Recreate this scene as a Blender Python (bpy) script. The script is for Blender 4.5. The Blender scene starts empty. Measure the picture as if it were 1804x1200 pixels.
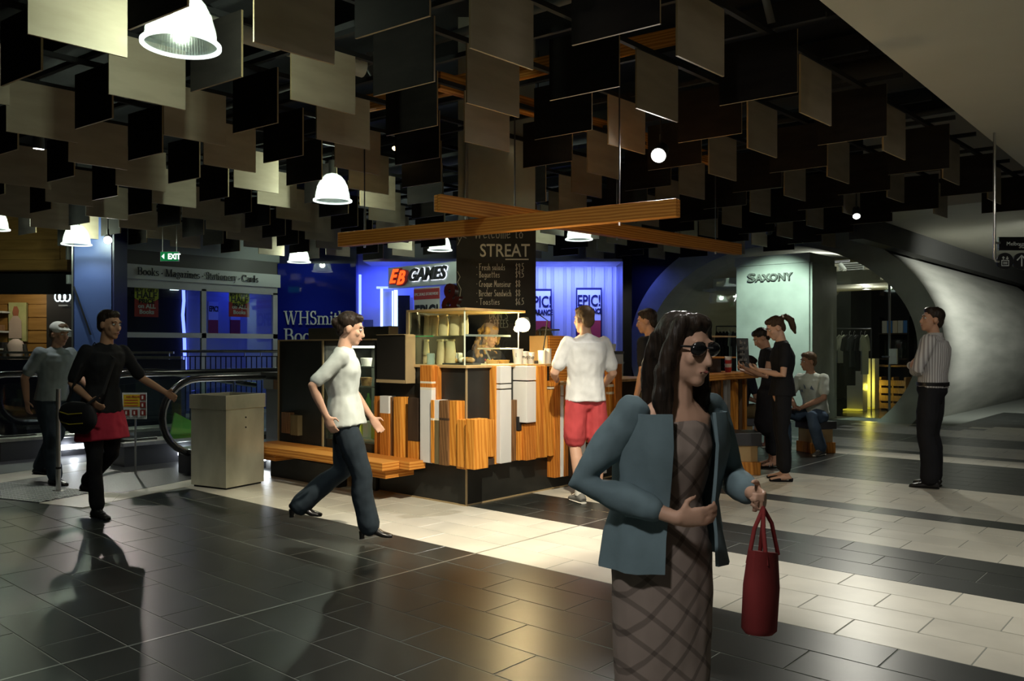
import bpy, bmesh, math, random
from mathutils import Vector, Matrix, noise
random.seed(7)
PI = math.pi
S = bpy.context.scene
COL = S.collection
# ---------------------------------------------------------------- camera
FPX, CAMH, HOR, CXP, PHI = 1465.0, 1.4, 613.0, 902.0, math.radians(41.4)
cP, sP = math.cos(PHI), math.sin(PHI)
cam_d = bpy.data.cameras.new('camera'); cam = bpy.data.objects.new('camera', cam_d); COL.objects.link(cam)
cam.location = (0, 0, CAMH); cam.rotation_euler = (PI/2, 0, PHI)
cam_d.sensor_width = 36; cam_d.lens = FPX/1804*36; cam_d.shift_y = (HOR-600)/1804
cam_d.clip_start = .05; cam_d.clip_end = 200
S.camera = cam
S.view_settings.view_transform = 'Standard'; S.view_settings.look = 'None'
S.view_settings.gamma = 1; S.view_settings.use_curve_mapping = False
S.view_settings.exposure = 0.2
# ---------------------------------------------------------------- world: indoors, no sky
wd = bpy.data.worlds.new('world'); S.world = wd; wd.use_nodes = True
wd.node_tree.nodes['Background'].inputs[0].default_value = (.80, .86, .72, 1)
wd.node_tree.nodes['Background'].inputs[1].default_value = 0.0

def W(x, y, d):          # a picture direction at a real depth d -> world point (survey helper)
    X = (x-CXP)/FPX*d
    return Vector((cP*X-sP*d, sP*X+cP*d, CAMH+(HOR-y)/FPX*d))
def G(x, y, z=0.0): return W(x, y, FPX*(CAMH-z)/(y-HOR))
def aX(x, y, X): return W(x, y, X/(cP*(x-CXP)/FPX-sP))
def aY(x, y, Y): return W(x, y, Y/(sP*(x-CXP)/FPX+cP))
RT = Vector((cP, sP, 0)); FW = Vector((-sP, cP, 0)); UP = Vector((0, 0, 1))

def outside(p):          # is this point outside the picture?
    p = Vector(p); d = p.dot(FW)
    if d < .05: return True
    x, y = CXP+FPX*p.dot(RT)/d, HOR-FPX*(p.z-CAMH)/d
    return not (0 <= x <= 1804 and 0 <= y <= 1200)
def lamp(kind, name, loc, power, color=(1, 1, 1), size=.05, aim=None, cone=60, blend=.5, sx=None, sy=None):
    if outside(loc): name += '_offscreen'
    l = bpy.data.lights.new(name, kind); l.energy = power; l.color = color
    if kind in ('POINT', 'SPOT'): l.shadow_soft_size = size
    if kind == 'SPOT': l.spot_size = math.radians(cone); l.spot_blend = blend
    if kind == 'AREA': l.shape = 'RECTANGLE'; l.size = sx; l.size_y = sy
    o = bpy.data.objects.new(name, l); COL.objects.link(o); o.location = loc
    if aim is not None:
        o.rotation_euler = (Vector(aim)-Vector(loc)).to_track_quat('-Z', 'Y').to_euler()
    return o

# ---------------------------------------------------------------- materials
def mat(name, col, rough=.6, metal=0., col2=None, scale=4., stretch=(1, 1, 1), bump=0., emit=None, es=1., alpha=None,
        trans=0., detail=6., wave=None, contrast=(.35, .65), coat=0., spec=.5, bscale=None, ior=1.45):
    m = bpy.data.materials.new(name); m.use_nodes = True
    nt = m.node_tree; b = nt.nodes['Principled BSDF']; L = nt.links
    def rgba(c): return (c[0], c[1], c[2], 1)
    b.inputs['Base Color'].default_value = rgba(col); b.inputs['Roughness'].default_value = rough
    b.inputs['Metallic'].default_value = metal; b.inputs['Coat Weight'].default_value = coat
    b.inputs['Specular IOR Level'].default_value = spec; b.inputs['IOR'].default_value = ior
    if trans: b.inputs['Transmission Weight'].default_value = trans
    if alpha is not None: b.inputs['Alpha'].default_value = alpha
    if emit: b.inputs['Emission Color'].default_value = rgba(emit); b.inputs['Emission Strength'].default_value = es
    if col2 or bump:
        tc = nt.nodes.new('ShaderNodeTexCoord'); mp = nt.nodes.new('ShaderNodeMapping'); mp.inputs['Scale'].default_value = stretch
        oi = nt.nodes.new('ShaderNodeObjectInfo'); ad = nt.nodes.new('ShaderNodeVectorMath'); ad.operation = 'SCALE'
        ad.inputs[0].default_value = (7.3, 3.1, 5.7); L.new(oi.outputs['Random'], ad.inputs['Scale']); L.new(ad.outputs[0], mp.inputs['Location'])
        L.new(tc.outputs['Object'], mp.inputs[0])
        if wave:
            n = nt.nodes.new('ShaderNodeTexWave'); n.inputs['Scale'].default_value = scale; n.inputs['Distortion'].default_value = wave[0]
            n.inputs['Detail'].default_value = 3; n.bands_direction = wave[1]; n.inputs['Detail Scale'].default_value = wave[2] if len(wave) > 2 else 1
        else:
            n = nt.nodes.new('ShaderNodeTexNoise'); n.inputs['Scale'].default_value = scale; n.inputs['Detail'].default_value = detail
        L.new(mp.outputs[0], n.inputs['Vector']); fac = n.outputs['Fac']
        if col2:
            r = nt.nodes.new('ShaderNodeValToRGB'); r.color_ramp.elements[0].color = rgba(col); r.color_ramp.elements[1].color = rgba(col2)
            r.color_ramp.elements[0].position, r.color_ramp.elements[1].position = contrast
            L.new(fac, r.inputs[0]); L.new(r.outputs[0], b.inputs['Base Color'])
        if bump:
            bp = nt.nodes.new('ShaderNodeBump'); bp.inputs['Strength'].default_value = bump; bp.inputs['Distance'].default_value = .01
            L.new(fac, bp.inputs['Height']); L.new(bp.outputs[0], b.inputs['Normal'])
    return m
def glass(name, tint=(.9, 1, .95), refl=.12, rough=0.02):
    m = bpy.data.materials.new(name); m.use_nodes = True; nt = m.node_tree; nt.nodes.clear()
    o = nt.nodes.new('ShaderNodeOutputMaterial'); t = nt.nodes.new('ShaderNodeBsdfTransparent'); g = nt.nodes.new('ShaderNodeBsdfGlossy')
    mx = nt.nodes.new('ShaderNodeMixShader'); fr = nt.nodes.new('ShaderNodeFresnel'); ma = nt.nodes.new('ShaderNodeMath'); ma.operation = 'ADD'; ma.use_clamp = True
    fr.inputs[0].default_value = 1.45; ma.inputs[1].default_value = refl
    t.inputs[0].default_value = (*tint, 1); g.inputs[0].default_value = (.9, .95, .95, 1); g.inputs[1].default_value = rough
    gm = nt.nodes.new('ShaderNodeNewGeometry'); iv = nt.nodes.new('ShaderNodeMath'); iv.operation = 'SUBTRACT'; iv.inputs[0].default_value = 1; ml = nt.nodes.new('ShaderNodeMath'); ml.operation = 'MULTIPLY'
    nt.links.new(gm.outputs['Backfacing'], iv.inputs[1]); nt.links.new(ma.outputs[0], ml.inputs[0]); nt.links.new(iv.outputs[0], ml.inputs[1])
    nt.links.new(fr.outputs[0], ma.inputs[0]); nt.links.new(ml.outputs[0], mx.inputs[0]); nt.links.new(t.outputs[0], mx.inputs[1])
    nt.links.new(g.outputs[0], mx.inputs[2]); nt.links.new(mx.outputs[0], o.inputs[0])
    return m
def emi(name, col, s): return mat(name, (0, 0, 0), .5, emit=col, es=s, spec=0)
M = {}
M['tile_dark'] = mat('tile_dark', (.016, .019, .018), .33, col2=(.024, .027, .025), scale=3, bump=.04, detail=8, spec=.45)
M['tile_pale'] = mat('tile_pale', (.50, .475, .40), .34, col2=(.60, .57, .48), scale=2.5, spec=.5)
M['grout'] = mat('grout', (.20, .215, .19), .9)
M['metal_strip'] = mat('metal_strip', (.42, .44, .42), .35, .8)
M['ply_pale'] = mat('ply_pale', (.40, .33, .235), .6, col2=(.47, .395, .29), scale=2.2, stretch=(1, 1, 4), detail=5)
M['ply_edge'] = mat('ply_edge', (.34, .25, .13), .6)
M['black_board'] = mat('black_board', (.012, .010, .009), .75, col2=(.018, .015, .013), scale=3, stretch=(1, 1, 4), spec=.12)
M['black'] = mat('black', (.010, .010, .011), .75)
M['black_gloss'] = mat('black_gloss', (.010, .010, .011), .2)
M['kiosk_black'] = mat('kiosk_black', (.013, .014, .012), .42, col2=(.02, .02, .017), scale=5)
M['timber'] = mat('timber', (.52, .19, .022), .5, col2=(.68, .29, .045), scale=1.6, stretch=(9, 9, .7), wave=(5, 'DIAGONAL', 1.5), bump=.08)
M['timber_beam'] = mat('timber_beam', (.47, .17, .028), .5, col2=(.66, .29, .06), scale=1.3, stretch=(1, 1, 9), wave=(4, 'Z', 1.5), bump=.1, spec=.15)
M['timber_b'] = mat('timber_b', (.42, .135, .016), .5, col2=(.55, .20, .03), scale=2, stretch=(9, 9, .7), wave=(5, 'DIAGONAL', 1.5))
M['timber_brown'] = mat('timber_brown', (.13, .062, .022), .6, col2=(.2, .10, .038), scale=2, stretch=(8, 8, .8), wave=(5, 'DIAGONAL', 2))
M['timber_dark'] = mat('timber_dark', (.032, .018, .010), .6, col2=(.055, .032, .018), scale=2, stretch=(8, 8, .8))
M['timber_olive'] = mat('timber_olive', (.12, .095, .04), .7, col2=(.17, .13, .06), scale=3, stretch=(6, 6, 1))
M['white_paint'] = mat('white_paint', (.62, .62, .60), .5, col2=(.70, .70, .68), scale=4, stretch=(1, 1, .3))
M['blue_paint'] = mat('blue_paint', (.05, .22, .6), .5)
M['ply'] = mat('ply', (.44, .29, .12), .55, col2=(.52, .36, .17), scale=3, stretch=(1, 6, 1))
M['concrete'] = mat('concrete', (.30, .305, .27), .7, col2=(.43, .43, .385), scale=1.3, stretch=(1, .35, 2.4), bump=.12, detail=9)
M['concrete_wall'] = mat('concrete_wall', (.27, .29, .25), .65, col2=(.38, .40, .35), scale=1.6, bump=.08, detail=9)
M['concrete_dark'] = mat('concrete_dark', (.10, .105, .09), .7, col2=(.135, .14, .12), scale=2, detail=9)
M['charcoal'] = mat('charcoal', (.045, .045, .042), .7)
M['soffit'] = mat('soffit', (.60, .58, .49), .8, col2=(.63, .61, .52), scale=1.5)
M['zinc'] = mat('zinc', (.38, .37, .28), .36, .45, col2=(.62, .60, .47), scale=3.2, bump=.12, detail=7, stretch=(1, 1, .5), contrast=(.3, .7))
M['steel'] = mat('steel', (.5, .5, .48), .28, .95, col2=(.62, .62, .6), scale=12, stretch=(1, 1, .1))
M['steel_dark'] = mat('steel_dark', (.10, .10, .11), .4, .8)
M['chrome'] = mat('chrome', (.75, .75, .75), .12, 1)
M['rubber'] = mat('rubber', (.012, .012, .013), .22)
M['glass'] = glass('glass', (.95, 1, .97), .03)
M['glass_shop'] = glass('glass_shop', (.86, .9, .9), .05)
M['glass_blue'] = glass('glass_blue', (.10, .14, .5), .10)
M['glass_green'] = mat('glass_green', (.05, .5, .2), .1, alpha=.8)
M['navy'] = mat('navy', (.010, .013, .06), .4)
M['blue_panel'] = mat('blue_panel', (.40, .41, .45), .45)
M['blue_pillar'] = mat('blue_pillar', (.045, .075, .22), .4)
M['blue_wall'] = mat('blue_wall', (.55, .56, .60), .5)
M['frame_white'] = mat('frame_white', (.42, .44, .44), .45)
M['sign_white'] = mat('sign_white', (.52, .56, .55), .5)
M['ink'] = mat('ink', (.008, .008, .010), .5)
M['chalk'] = mat('chalk', (.66, .64, .56), .9)
M['chalk_dim'] = mat('chalk_dim', (.36, .35, .31), .9)
M['slate'] = mat('slate', (.017, .017, .016), .75, col2=(.026, .026, .024), scale=3)
M['paper'] = mat('paper', (.68, .67, .62), .8)
M['yellow'] = mat('yellow', (.55, .53, .05), .6)
M['sign_red'] = mat('sign_red', (.45, .04, .035), .6)
M['pink'] = mat('pink', (.55, .06, .12), .6)
M['lavender'] = mat('lavender', (.42, .44, .70), .6)
M['kraft'] = mat('kraft', (.55, .42, .22), .75, col2=(.66, .52, .30), scale=9, bump=.4)
M['cup'] = mat('cup', (.72, .70, .62), .5)
M['pastry'] = mat('pastry', (.42, .20, .05), .6, col2=(.58, .32, .10), scale=30, bump=.4)
M['bread'] = mat('bread', (.20, .10, .04), .7, col2=(.5, .3, .12), scale=18, bump=.4)
M['cream'] = mat('cream', (.72, .66, .52), .7)
M['dark_red'] = mat('dark_red', (.10, .012, .008), .3)
M['wood_clad'] = mat('wood_clad', (.26, .14, .035), .5, col2=(.36, .20, .055), scale=1.5, stretch=(1, .6, 9))
M['grey_panel'] = mat('grey_panel', (.10, .10, .095), .5)
M['grey_mid'] = mat('grey_mid', (.22, .23, .23), .5)
M['green'] = mat('green', (.06, .20, .03), .5)
M['e_white'] = emi('e_white', (1, .97, .9), 9); M['e_warm'] = emi('e_warm', (1, .78, .38), 22); M['e_dome'] = emi('e_dome', (.9, 1, .92), 14)
M['e_blue'] = emi('e_blue', (.10, .14, 1), 5.); M['e_paleblue'] = emi('e_paleblue', (.35, .5, 1), 3.0); M['e_screen'] = emi('e_screen', (1, .92, .8), 2.2)
M['e_green'] = emi('e_green', (.01, .22, .06), .6); M['e_signwhite'] = emi('e_signwhite', (.85, 1, .9), 1.6); M['e_red'] = emi('e_red', (1, .10, .015), 1.6)
M['e_slot'] = emi('e_slot', (.85, .92, 1), 5); M['e_spot'] = emi('e_spot', (1, 1, .98), 60); M['e_halo'] = emi('e_halo', (.8, .85, 1), 2.0)
M['e_logo'] = emi('e_logo', (.75, .95, 1), 3)
M['e_shop'] = emi('e_shop', (1, 1, .8), 2.0)

# ---------------------------------------------------------------- mesh builder
class B:
    def __init__(s, off=(0, 0, 0)): s.v = []; s.f = []; s.m = []; s.off = Vector(off)
    def add(s, vs, fs, mi=0):
        n = len(s.v); s.v += [Vector(v)-s.off for v in vs]; s.f += [[n+i for i in f] for f in fs]; s.m += [mi]*len(fs); return s
    def box(s, a, b, mi=0, R=None, c=None):
        x0, y0, z0 = a; x1, y1, z1 = b
        vs = [Vector(p) for p in ((x0, y0, z0), (x1, y0, z0), (x1, y1, z0), (x0, y1, z0), (x0, y0, z1), (x1, y0, z1), (x1, y1, z1), (x0, y1, z1))]
        if R is not None: vs = [R @ v + (Vector(c) if c is not None else Vector()) for v in vs]
        return s.add(vs, [(0, 3, 2, 1), (4, 5, 6, 7), (0, 1, 5, 4), (1, 2, 6, 5), (2, 3, 7, 6), (3, 0, 4, 7)], mi)
    def bar(s, p, q, w, h, mi=0, up=UP):      # a square bar from p to q, w wide, h high
        p, q = Vector(p), Vector(q); t = (q-p).normalized(); x = t.cross(Vector(up))
        if x.length < 1e-4: x = Vector((1, 0, 0))
        x.normalize(); u = x.cross(t); vs = []
        for e in (p, q):
            for i, j in ((-1, -1), (1, -1), (1, 1), (-1, 1)): vs.append(e+x*i*w/2+u*j*h/2)
        return s.add(vs, [(0, 1, 2, 3), (7, 6, 5, 4), (0, 4, 5, 1), (1, 5, 6, 2), (2, 6, 7, 3), (3, 7, 4, 0)], mi)
    def loft(s, pts, rad, n=12, xref=(1, 0, 0), mi=0, cap=True):
        pts = [Vector(p) for p in pts]; vs = []; fs = []; k = len(pts)
        for i, p in enumerate(pts):
            t = (pts[min(i+1, k-1)]-pts[max(i-1, 0)]).normalized()
            x = Vector(xref); x = x-t*x.dot(t)
            if x.length < 1e-3: x = Vector((0, 1, 0)); x = x-t*x.dot(t)
            x.normalize(); y = t.cross(x)
            r = rad[i]; rx, ry = (r, r) if not isinstance(r, (tuple, list)) else r
            for j in range(n):
                a = 2*PI*j/n; vs.append(p+x*math.cos(a)*rx+y*math.sin(a)*ry)
        for i in range(k-1):
            for j in range(n):
                a, b = i*n+j, i*n+(j+1) % n; fs.append((a, b, b+n, a+n))
        if cap: fs.append(tuple(reversed(range(n)))); fs.append(tuple(range((k-1)*n, k*n)))
        return s.add(vs, fs, mi)
    def limb(s, pts, rad, n=12, xref=(1, 0, 0), mi=0):   # loft with rounded ends
        pts = [Vector(p) for p in pts]; t0 = (pts[0]-pts[1]).normalized(); t1 = (pts[-1]-pts[-2]).normalized()
        f = lambda r, k: (r[0]*k, r[1]*k) if isinstance(r, (tuple, list)) else r*k
        m = lambda r: min(r) if isinstance(r, (tuple, list)) else r
        P = [pts[0]+t0*m(rad[0])*.9, pts[0]+t0*m(rad[0])*.6]+pts+[pts[-1]+t1*m(rad[-1])*.6, pts[-1]+t1*m(rad[-1])*.9]
        Rr = [f(rad[0], .35), f(rad[0], .8)]+list(rad)+[f(rad[-1], .8), f(rad[-1], .35)]
        return s.loft(P, Rr, n, xref, mi)
    def cyl(s, p, q, r, n=16, mi=0, r2=None): return s.loft([p, q], [r, r if r2 is None else r2], n, (1, 0, 0) if abs((Vector(q)-Vector(p)).normalized().x) < .9 else (0, 1, 0), mi)
    def ell(s, c, r, n=12, mi=0, R=None):
        k = max(6, n//2+2); vs = []; fs = []; c = Vector(c)
        R = R or Matrix.Identity(3)
        for i in range(1, k):
            a = PI*i/k
            for j in range(n):
                b = 2*PI*j/n; vs.append(c+R @ Vector((r[0]*math.sin(a)*math.cos(b), r[1]*math.sin(a)*math.sin(b), r[2]*math.cos(a))))
        vs += [c+R @ Vector((0, 0, r[2])), c+R @ Vector((0, 0, -r[2]))]
        for i in range(k-2):
            for j in range(n):
                a, b = i*n+j, i*n+(j+1) % n; fs.append((a, a+n, b+n, b))
        T = (k-1)*n
        for j in range(n): fs.append((T, j, (j+1) % n)); fs.append((T+1, (k-2)*n+(j+1) % n, (k-2)*n+j))
        return s.add(vs, fs, mi)
    def lathe(s, prof, c=(0, 0, 0), n=24, mi=0):
        vs = []; fs = []; c = Vector(c); k = len(prof)
        for r, z in prof:
            for j in range(n): a = 2*PI*j/n; vs.append(c+Vector((r*math.cos(a), r*math.sin(a), z)))
        for i in range(k-1):
            for j in range(n):
                a, b = i*n+j, i*n+(j+1) % n; fs.append((a, b, b+n, a+n))
        return s.add(vs, fs, mi)
    def prism(s, poly, o, ux, uy, depth, mi=0):    # polygon in the plane (ux,uy) at o, pushed by depth along ux x uy
        o, ux, uy = Vector(o), Vector(ux), Vector(uy); nn = ux.cross(uy).normalized()*depth; k = len(poly)
        vs = [o+ux*a+uy*b for a, b in poly]; vs += [v+nn for v in vs]
        fs = [tuple(reversed(range(k))), tuple(range(k, 2*k))]+[(i, (i+1) % k, (i+1) % k+k, i+k) for i in range(k)]
        return s.add(vs, fs, mi)
    def build(s, name, mats, parent=None, loc=None, smooth=False, bevel=0., label=None):
        me = bpy.data.meshes.new(name); me.from_pydata([tuple(v) for v in s.v], [], s.f)
        mats = mats if isinstance(mats, (list, tuple)) else [mats]
        for m in mats: me.materials.append(M[m] if isinstance(m, str) else m)
        me.polygons.foreach_set('material_index', s.m); 
        if smooth: me.polygons.foreach_set('use_smooth', [True]*len(me.polygons))
        me.update()
        o = bpy.data.objects.new(name, me); COL.objects.link(o)
        if parent is not None: o.parent = parent
        if loc is not None: o.location = loc
        if bevel:
            md = o.modifiers.new('bevel', 'BEVEL'); md.width = bevel; md.segments = 2; md.limit_method = 'ANGLE'
        if smooth: 
            try: me.set_sharp_from_angle(angle=math.radians(50))
            except Exception: pass
        if label: o['label'] = label
        return o
def tag(o, label, cat, group=None, kind=None):
    if label: o['label'] = label
    if cat: o['category'] = cat
    if group: o['group'] = group
    if kind: o['kind'] = kind
    return o
def thing(name, label, cat, loc=(0, 0, 0), rz=0., group=None, kind=None):
    o = bpy.data.objects.new(name, None); COL.objects.link(o); o.location = loc; o.rotation_euler = (0, 0, rz); o.empty_display_size = .1
    return tag(o, label, cat, group, kind)
def struct(o, label=None): o['kind'] = 'structure'; return tag(o, label, None) if label else o
def dup(root, loc, rz=None, label=None):
    r = root.copy(); COL.objects.link(r); r.location = loc
    if rz is not None: r.rotation_euler = (0, 0, rz)
    if label: r['label'] = label
    for ch in list(root.children):
        c = ch.copy(); COL.objects.link(c); c.parent = r
        for g in ch.children: d = g.copy(); COL.objects.link(d); d.parent = c
    return r
TMP = bpy.data.scenes.new('scratch')            # scratch scene, removed at the end: evaluates text and skins quickly
def evaluated_mesh(o):
    TMP.collection.objects.link(o); TMP.view_layers[0].update(); dg = TMP.view_layers[0].depsgraph
    me = bpy.data.meshes.new_from_object(o.evaluated_get(dg), depsgraph=dg); TMP.collection.objects.unlink(o)
    return me
def wloc(o):
    v = Vector()
    while o is not None: v += o.location; o = o.parent
    return v
def basis(ux, uy):
    ux = Vector(ux).normalized(); uy = Vector(uy).normalized(); uz = ux.cross(uy)
    return Matrix((ux, uy, uz)).transposed()
def text(s, size, m, parent, o, ux, uy=UP, name='lettering', depth=.004, align='LEFT', shear=0., xs=1., off=0., label=None, sp=1., fit=None):
    cu = bpy.data.curves.new(name, 'FONT'); cu.body = s; cu.size = size; cu.extrude = depth; cu.align_x = align; cu.shear = shear; cu.offset = off; cu.space_character = sp; cu.resolution_u = 3
    t = bpy.data.objects.new(name, cu); me = evaluated_mesh(t)
    bpy.data.objects.remove(t); 
    if fit: x_ = [v.co.x for v in me.vertices]; xs = fit/(max(x_)-min(x_))
    R = basis(ux, uy); pl = wloc(parent)
    Rz = Matrix.Rotation(-parent.rotation_euler[2], 3, 'Z') if parent else Matrix.Identity(3)
    for v in me.vertices: v.co = Rz @ (R @ Vector((v.co.x*xs, v.co.y, v.co.z))+Vector(o)-pl)
    me.materials.clear(); me.materials.append(M[m] if isinstance(m, str) else m)
    ob = bpy.data.objects.new(name, me); COL.objects.link(ob)
    if parent: ob.parent = parent
    if label: ob['label'] = label
    return ob
def strokes(lines, m, parent, o, ux, uy, w=.008, name='lettering', depth=.003):  # hand-drawn polylines laid on a plane
    ux, uy = Vector(ux), Vector(uy); nn = ux.cross(uy); b = B(wloc(parent))
    for ln in lines:
        P = [Vector(o)+ux*p[0]+uy*p[1] for p in ln]
        for p, q in zip(P, P[1:]):
            if (q-p).length > 1e-5:
                e = (q-p).normalized()*w*.3; b.bar(p-e, q+e, w, depth, up=nn)
    return b.build(name, m, parent)
def slab(name, a, b, m, label=None, parent=None):
    return struct(B().box(a, b).build(name, m, parent), label)
# ================================================================ SETTING
# ---------------- floor: staggered stone tiles in dark and pale bands
floor = struct(B().box((-30, -8, -.12), (8, 40, -.0016)).build('floor', 'grout'), 'tiled mall floor in dark and pale bands')
TW, TL, TG = .294, .605, .0055
bands = [(-9, 4.08, 0), (4.08, 5.27, 1), (5.27, 6.16, 0), (6.16, 7.31, 1), (7.31, 7.63, 0), (7.63, 8.95, 1), (8.95, 11.12, 0), (11.12, 11.80, 1),
         (11.80, 12.06, 0), (12.06, 13.35, 1), (13.35, 14.25, 0), (14.25, 16.45, 1), (16.45, 40, 0)]
EX, EY = (-7.63, 2.97), (-8.03, 4.20)         # the edge of the escalator landing
def tile_kind(x, y):
    for a, b, k in bands:
        if a <= y < b:
            if k and 15.7 < y and -4.5 < x < -3.48: return 0
            if 16.4 < y < 16.75 and x > -3.48: return 1
            if x < -5.3 and y > 5.27: return 0
            return k
    return 0
def px(X, Y, Z=0.):
    a = cP*X+sP*Y; d = -sP*X+cP*Y
    return (CXP+FPX*a/d, HOR-FPX*(Z-CAMH)/d, d) if d > .3 else None
tiles = []
for r in range(-14, 56):
    y0 = 4.09+r*TW
    for k in range(-24, 16):
        x0 = -3.93+k*TL+(TL/2 if r % 2 else 0)
        x1 = x0+TL
        segs = [(x0, x1)]
        if x0 < -3.93 < x1: segs = [(x0, -3.93), (-3.93, x1)]     # cut at the expansion joint
        for a, b in segs:
            if b-a < .05: continue
            mx, my = (a+b)/2, y0+TW/2
            # escalator landing cut-out
            ta, tc_ = (mx-EX[0])*-.309+(my-EX[1])*.951, (mx-EX[0])*-.951+(my-EX[1])*-.309
            if ta > .12 and tc_ > .12 and my < 4.5: continue
            if my > 4.3 and mx < -8.5: continue
            q = px(mx, my)
            if q is None or not (-200 < q[0] < 2004 and q[1] < 1420 and q[2] < 26): continue
            if my > 16.5 and mx < -3.9: continue
            tiles.append((q[2], a, b, y0, tile_kind(mx, my)))
tiles.sort(key=lambda t: t[0]-(3 if 0 < t[0] < 3.2 else 0))
vis = [t for t in tiles if px((t[1]+t[2])/2, t[3]+TW/2)[1] < 1215 and -20 < px((t[1]+t[2])/2, t[3]+TW/2)[0] < 1824]
big = set(id(t) for t in vis[:300])
tmesh = {}
def tile_mesh(w, kind):
    key = (round(w, 3), kind)
    if key not in tmesh:
        b = B(); g = TG/2; c = .002
        vs = [(-w/2+g, -TW/2+g, -.008), (w/2-g, -TW/2+g, -.008), (w/2-g, TW/2-g, -.008), (-w/2+g, TW/2-g, -.008)]
        vs += [(x, y, -.0015) for x, y, z in vs]+[(x-math.copysign(c, x), y-math.copysign(c, y), 0) for x, y, z in vs]
        b.add(vs, [(i, (i+1) % 4, (i+1) % 4+4, i+4) for i in range(4)]+[(i+4, (i+1) % 4+4, (i+1) % 4+8, i+8) for i in range(4)]+[(8, 9, 10, 11)])
        me = bpy.data.meshes.new('tile'); me.from_pydata([tuple(v) for v in b.v], [], b.f); me.materials.append(M['tile_pale' if kind else 'tile_dark']); tmesh[key] = me
    return tmesh[key]
rest = {0: B(), 1: B()}
for t in tiles:
    d, a, b, y0, k = t
    dz = random.uniform(-.0004, .0004)
    if id(t) in big:
        o = bpy.data.objects.new('tile', tile_mesh(b-a, k)); COL.objects.link(o); o.parent = floor; o.location = ((a+b)/2, y0+TW/2, dz)
    else:
        rest[k].box((a+TG/2, y0+TG/2, -.008), (b-TG/2, y0+TW-TG/2, dz))
for k in (0, 1): rest[k].build('tile_field', 'tile_pale' if k else 'tile_dark', floor)['kind'] = 'stuff'
struct(B().box((-3.937, -2, -.008), (-3.923, 16, .0012)).build('trim_1', 'metal_strip'), 'pale metal expansion joint running across the floor')
# the rest of the floor outside the tiles in view: plain dark stone
# ---------------- escalator landing
ea = Vector((EY[0]-EX[0], EY[1]-EX[1], 0)).normalized(); eb = Vector((-ea.y, ea.x, 0))     # along the edge, and away from the kiosk (left)
E0 = Vector((EX[0], EX[1], 0))
def Epoly(pts, z0, z1, name, m, parent=None, **k):
    return B().prism([(p[0], p[1]) for p in pts], E0+UP*z0, ea, eb, z1-z0).build(name, m, parent, **k)
Epoly([(0, 0), (.31, 0), (.66, .29), (.66, .545), (0, .545)], -.008, .003, 'tile', 'tile_pale', floor)
for a, b_ in ((.32, .97), (.975, 1.58)):
    Epoly([(a, 0), (b_, 0), (b_, .29), (a+(.34 if a < .5 else 0), .29)], -.008, .003, 'tile', 'tile_pale', floor)
land = struct(Epoly([(.67, .30), (4.2, .30), (4.2, 1.93), (.67, 1.93)], -.008, .003, 'trim_2', mat('landing_plate', (.10, .10, .10), .35, .7, col2=(.16, .16, .16), scale=60, bump=.3)), 'ribbed grey metal escalator landing plate')
Epoly([(0, 1.94), (4.2, 1.94), (4.2, 2.5), (0, 2.5)], -.008, .003, 'tile', 'tile_pale', floor)
Epoly([(-.3, 2.51), (4.2, 2.51), (4.2, 7), (-.3, 7)], -.008, .003, 'tile', mat('tile_grey', (.09, .09, .10), .4), floor)
tm = struct(Epoly([(0, .55), (.66, .55), (.66, 1.93), (0, 1.93)], -.008, .003, 'trim_3', 'ink'), 'dark tactile warning plate in front of the escalator')
b = B()
for i in range(13):
    for j in range(27):
        p = E0+ea*(.03+i*.05)+eb*(.58+j*.05+(.025 if i % 2 else 0))
        b.box((-.013, -.021, 0), (.013, .021, .007), 0, basis(ea, eb), p+UP*.003)
o = b.build('raised_bar', 'sign_white', tm); o['kind'] = 'stuff'
# ---------------- ceilings
PZ, PHT = 3.30, .47
struct(B().box((-30, -8, 5.2), (-2.02, 40, 5.35)).build('ceiling', 'black'), 'black painted ceiling void above hanging boards')
def soffit_piece(n, a, b): return struct(B().box(a, b).build(n, 'soffit'), 'flat pale plaster soffit beside the hanging boards')
soffit_piece('ceiling_soffit', (-2.02, -8, 3.60), (9, 40, 5.35))
soffit_piece('ceiling_soffit', (-4.72, 14.1, 3.60), (-2.02, 40, 5.35))
# pale boards and black boards on one lattice
p0, q0, v1, v2 = Vector((-3.69, 3.78)), Vector((-4.09, 3.19)), Vector((-.850, .835)), Vector((.925, .970))
dL, dD = Vector((.03, .585)), Vector((.600, .062))
def panel_mesh(name, d, m):
    u = Vector((d.x, d.y, 0)); n = Vector((-u.y, u.x, 0)).normalized()*.008; me = bpy.data.meshes.new(name)
    vs = []
    for z in (0, PHT):
        for e, sg in ((0, -1), (1, -1), (1, 1), (0, 1)): vs.append(u*(e-.5)+n*sg+UP*z)
    me.from_pydata([tuple(v) for v in vs], [], [(0, 3, 2, 1), (4, 5, 6, 7), (0, 1, 5, 4), (1, 2, 6, 5), (2, 3, 7, 6), (3, 0, 4, 7)])
    me.materials.append(M[m]); me.materials.append(M['ply_edge'])
    for i in (0, 1, 3, 5): me.polygons[i].material_index = 1
    return me
mL, mD = panel_mesh('pale_board', dL, 'ply_pale'), panel_mesh('black_board', dD, 'black_board')
COLC = Vector((-6.41, 7.05))
npan = [0, 0]; BOARDS = []
def clear_depth(x, y, d, r):            # nearest depth at which a lamp of radius r hangs free of the boards
    for dd in sorted([k*.06 for k in range(-14, 15)], key=abs):
        p = W(x, y, d+dd).to_2d(); ok = True
        for a, e in BOARDS:
            u = e-a; t = max(0, min(1, (p-a).dot(u)/u.dot(u)))
            if (p-a-u*t).length < r: ok = False; break
        if ok: return d+dd
    return d
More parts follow.
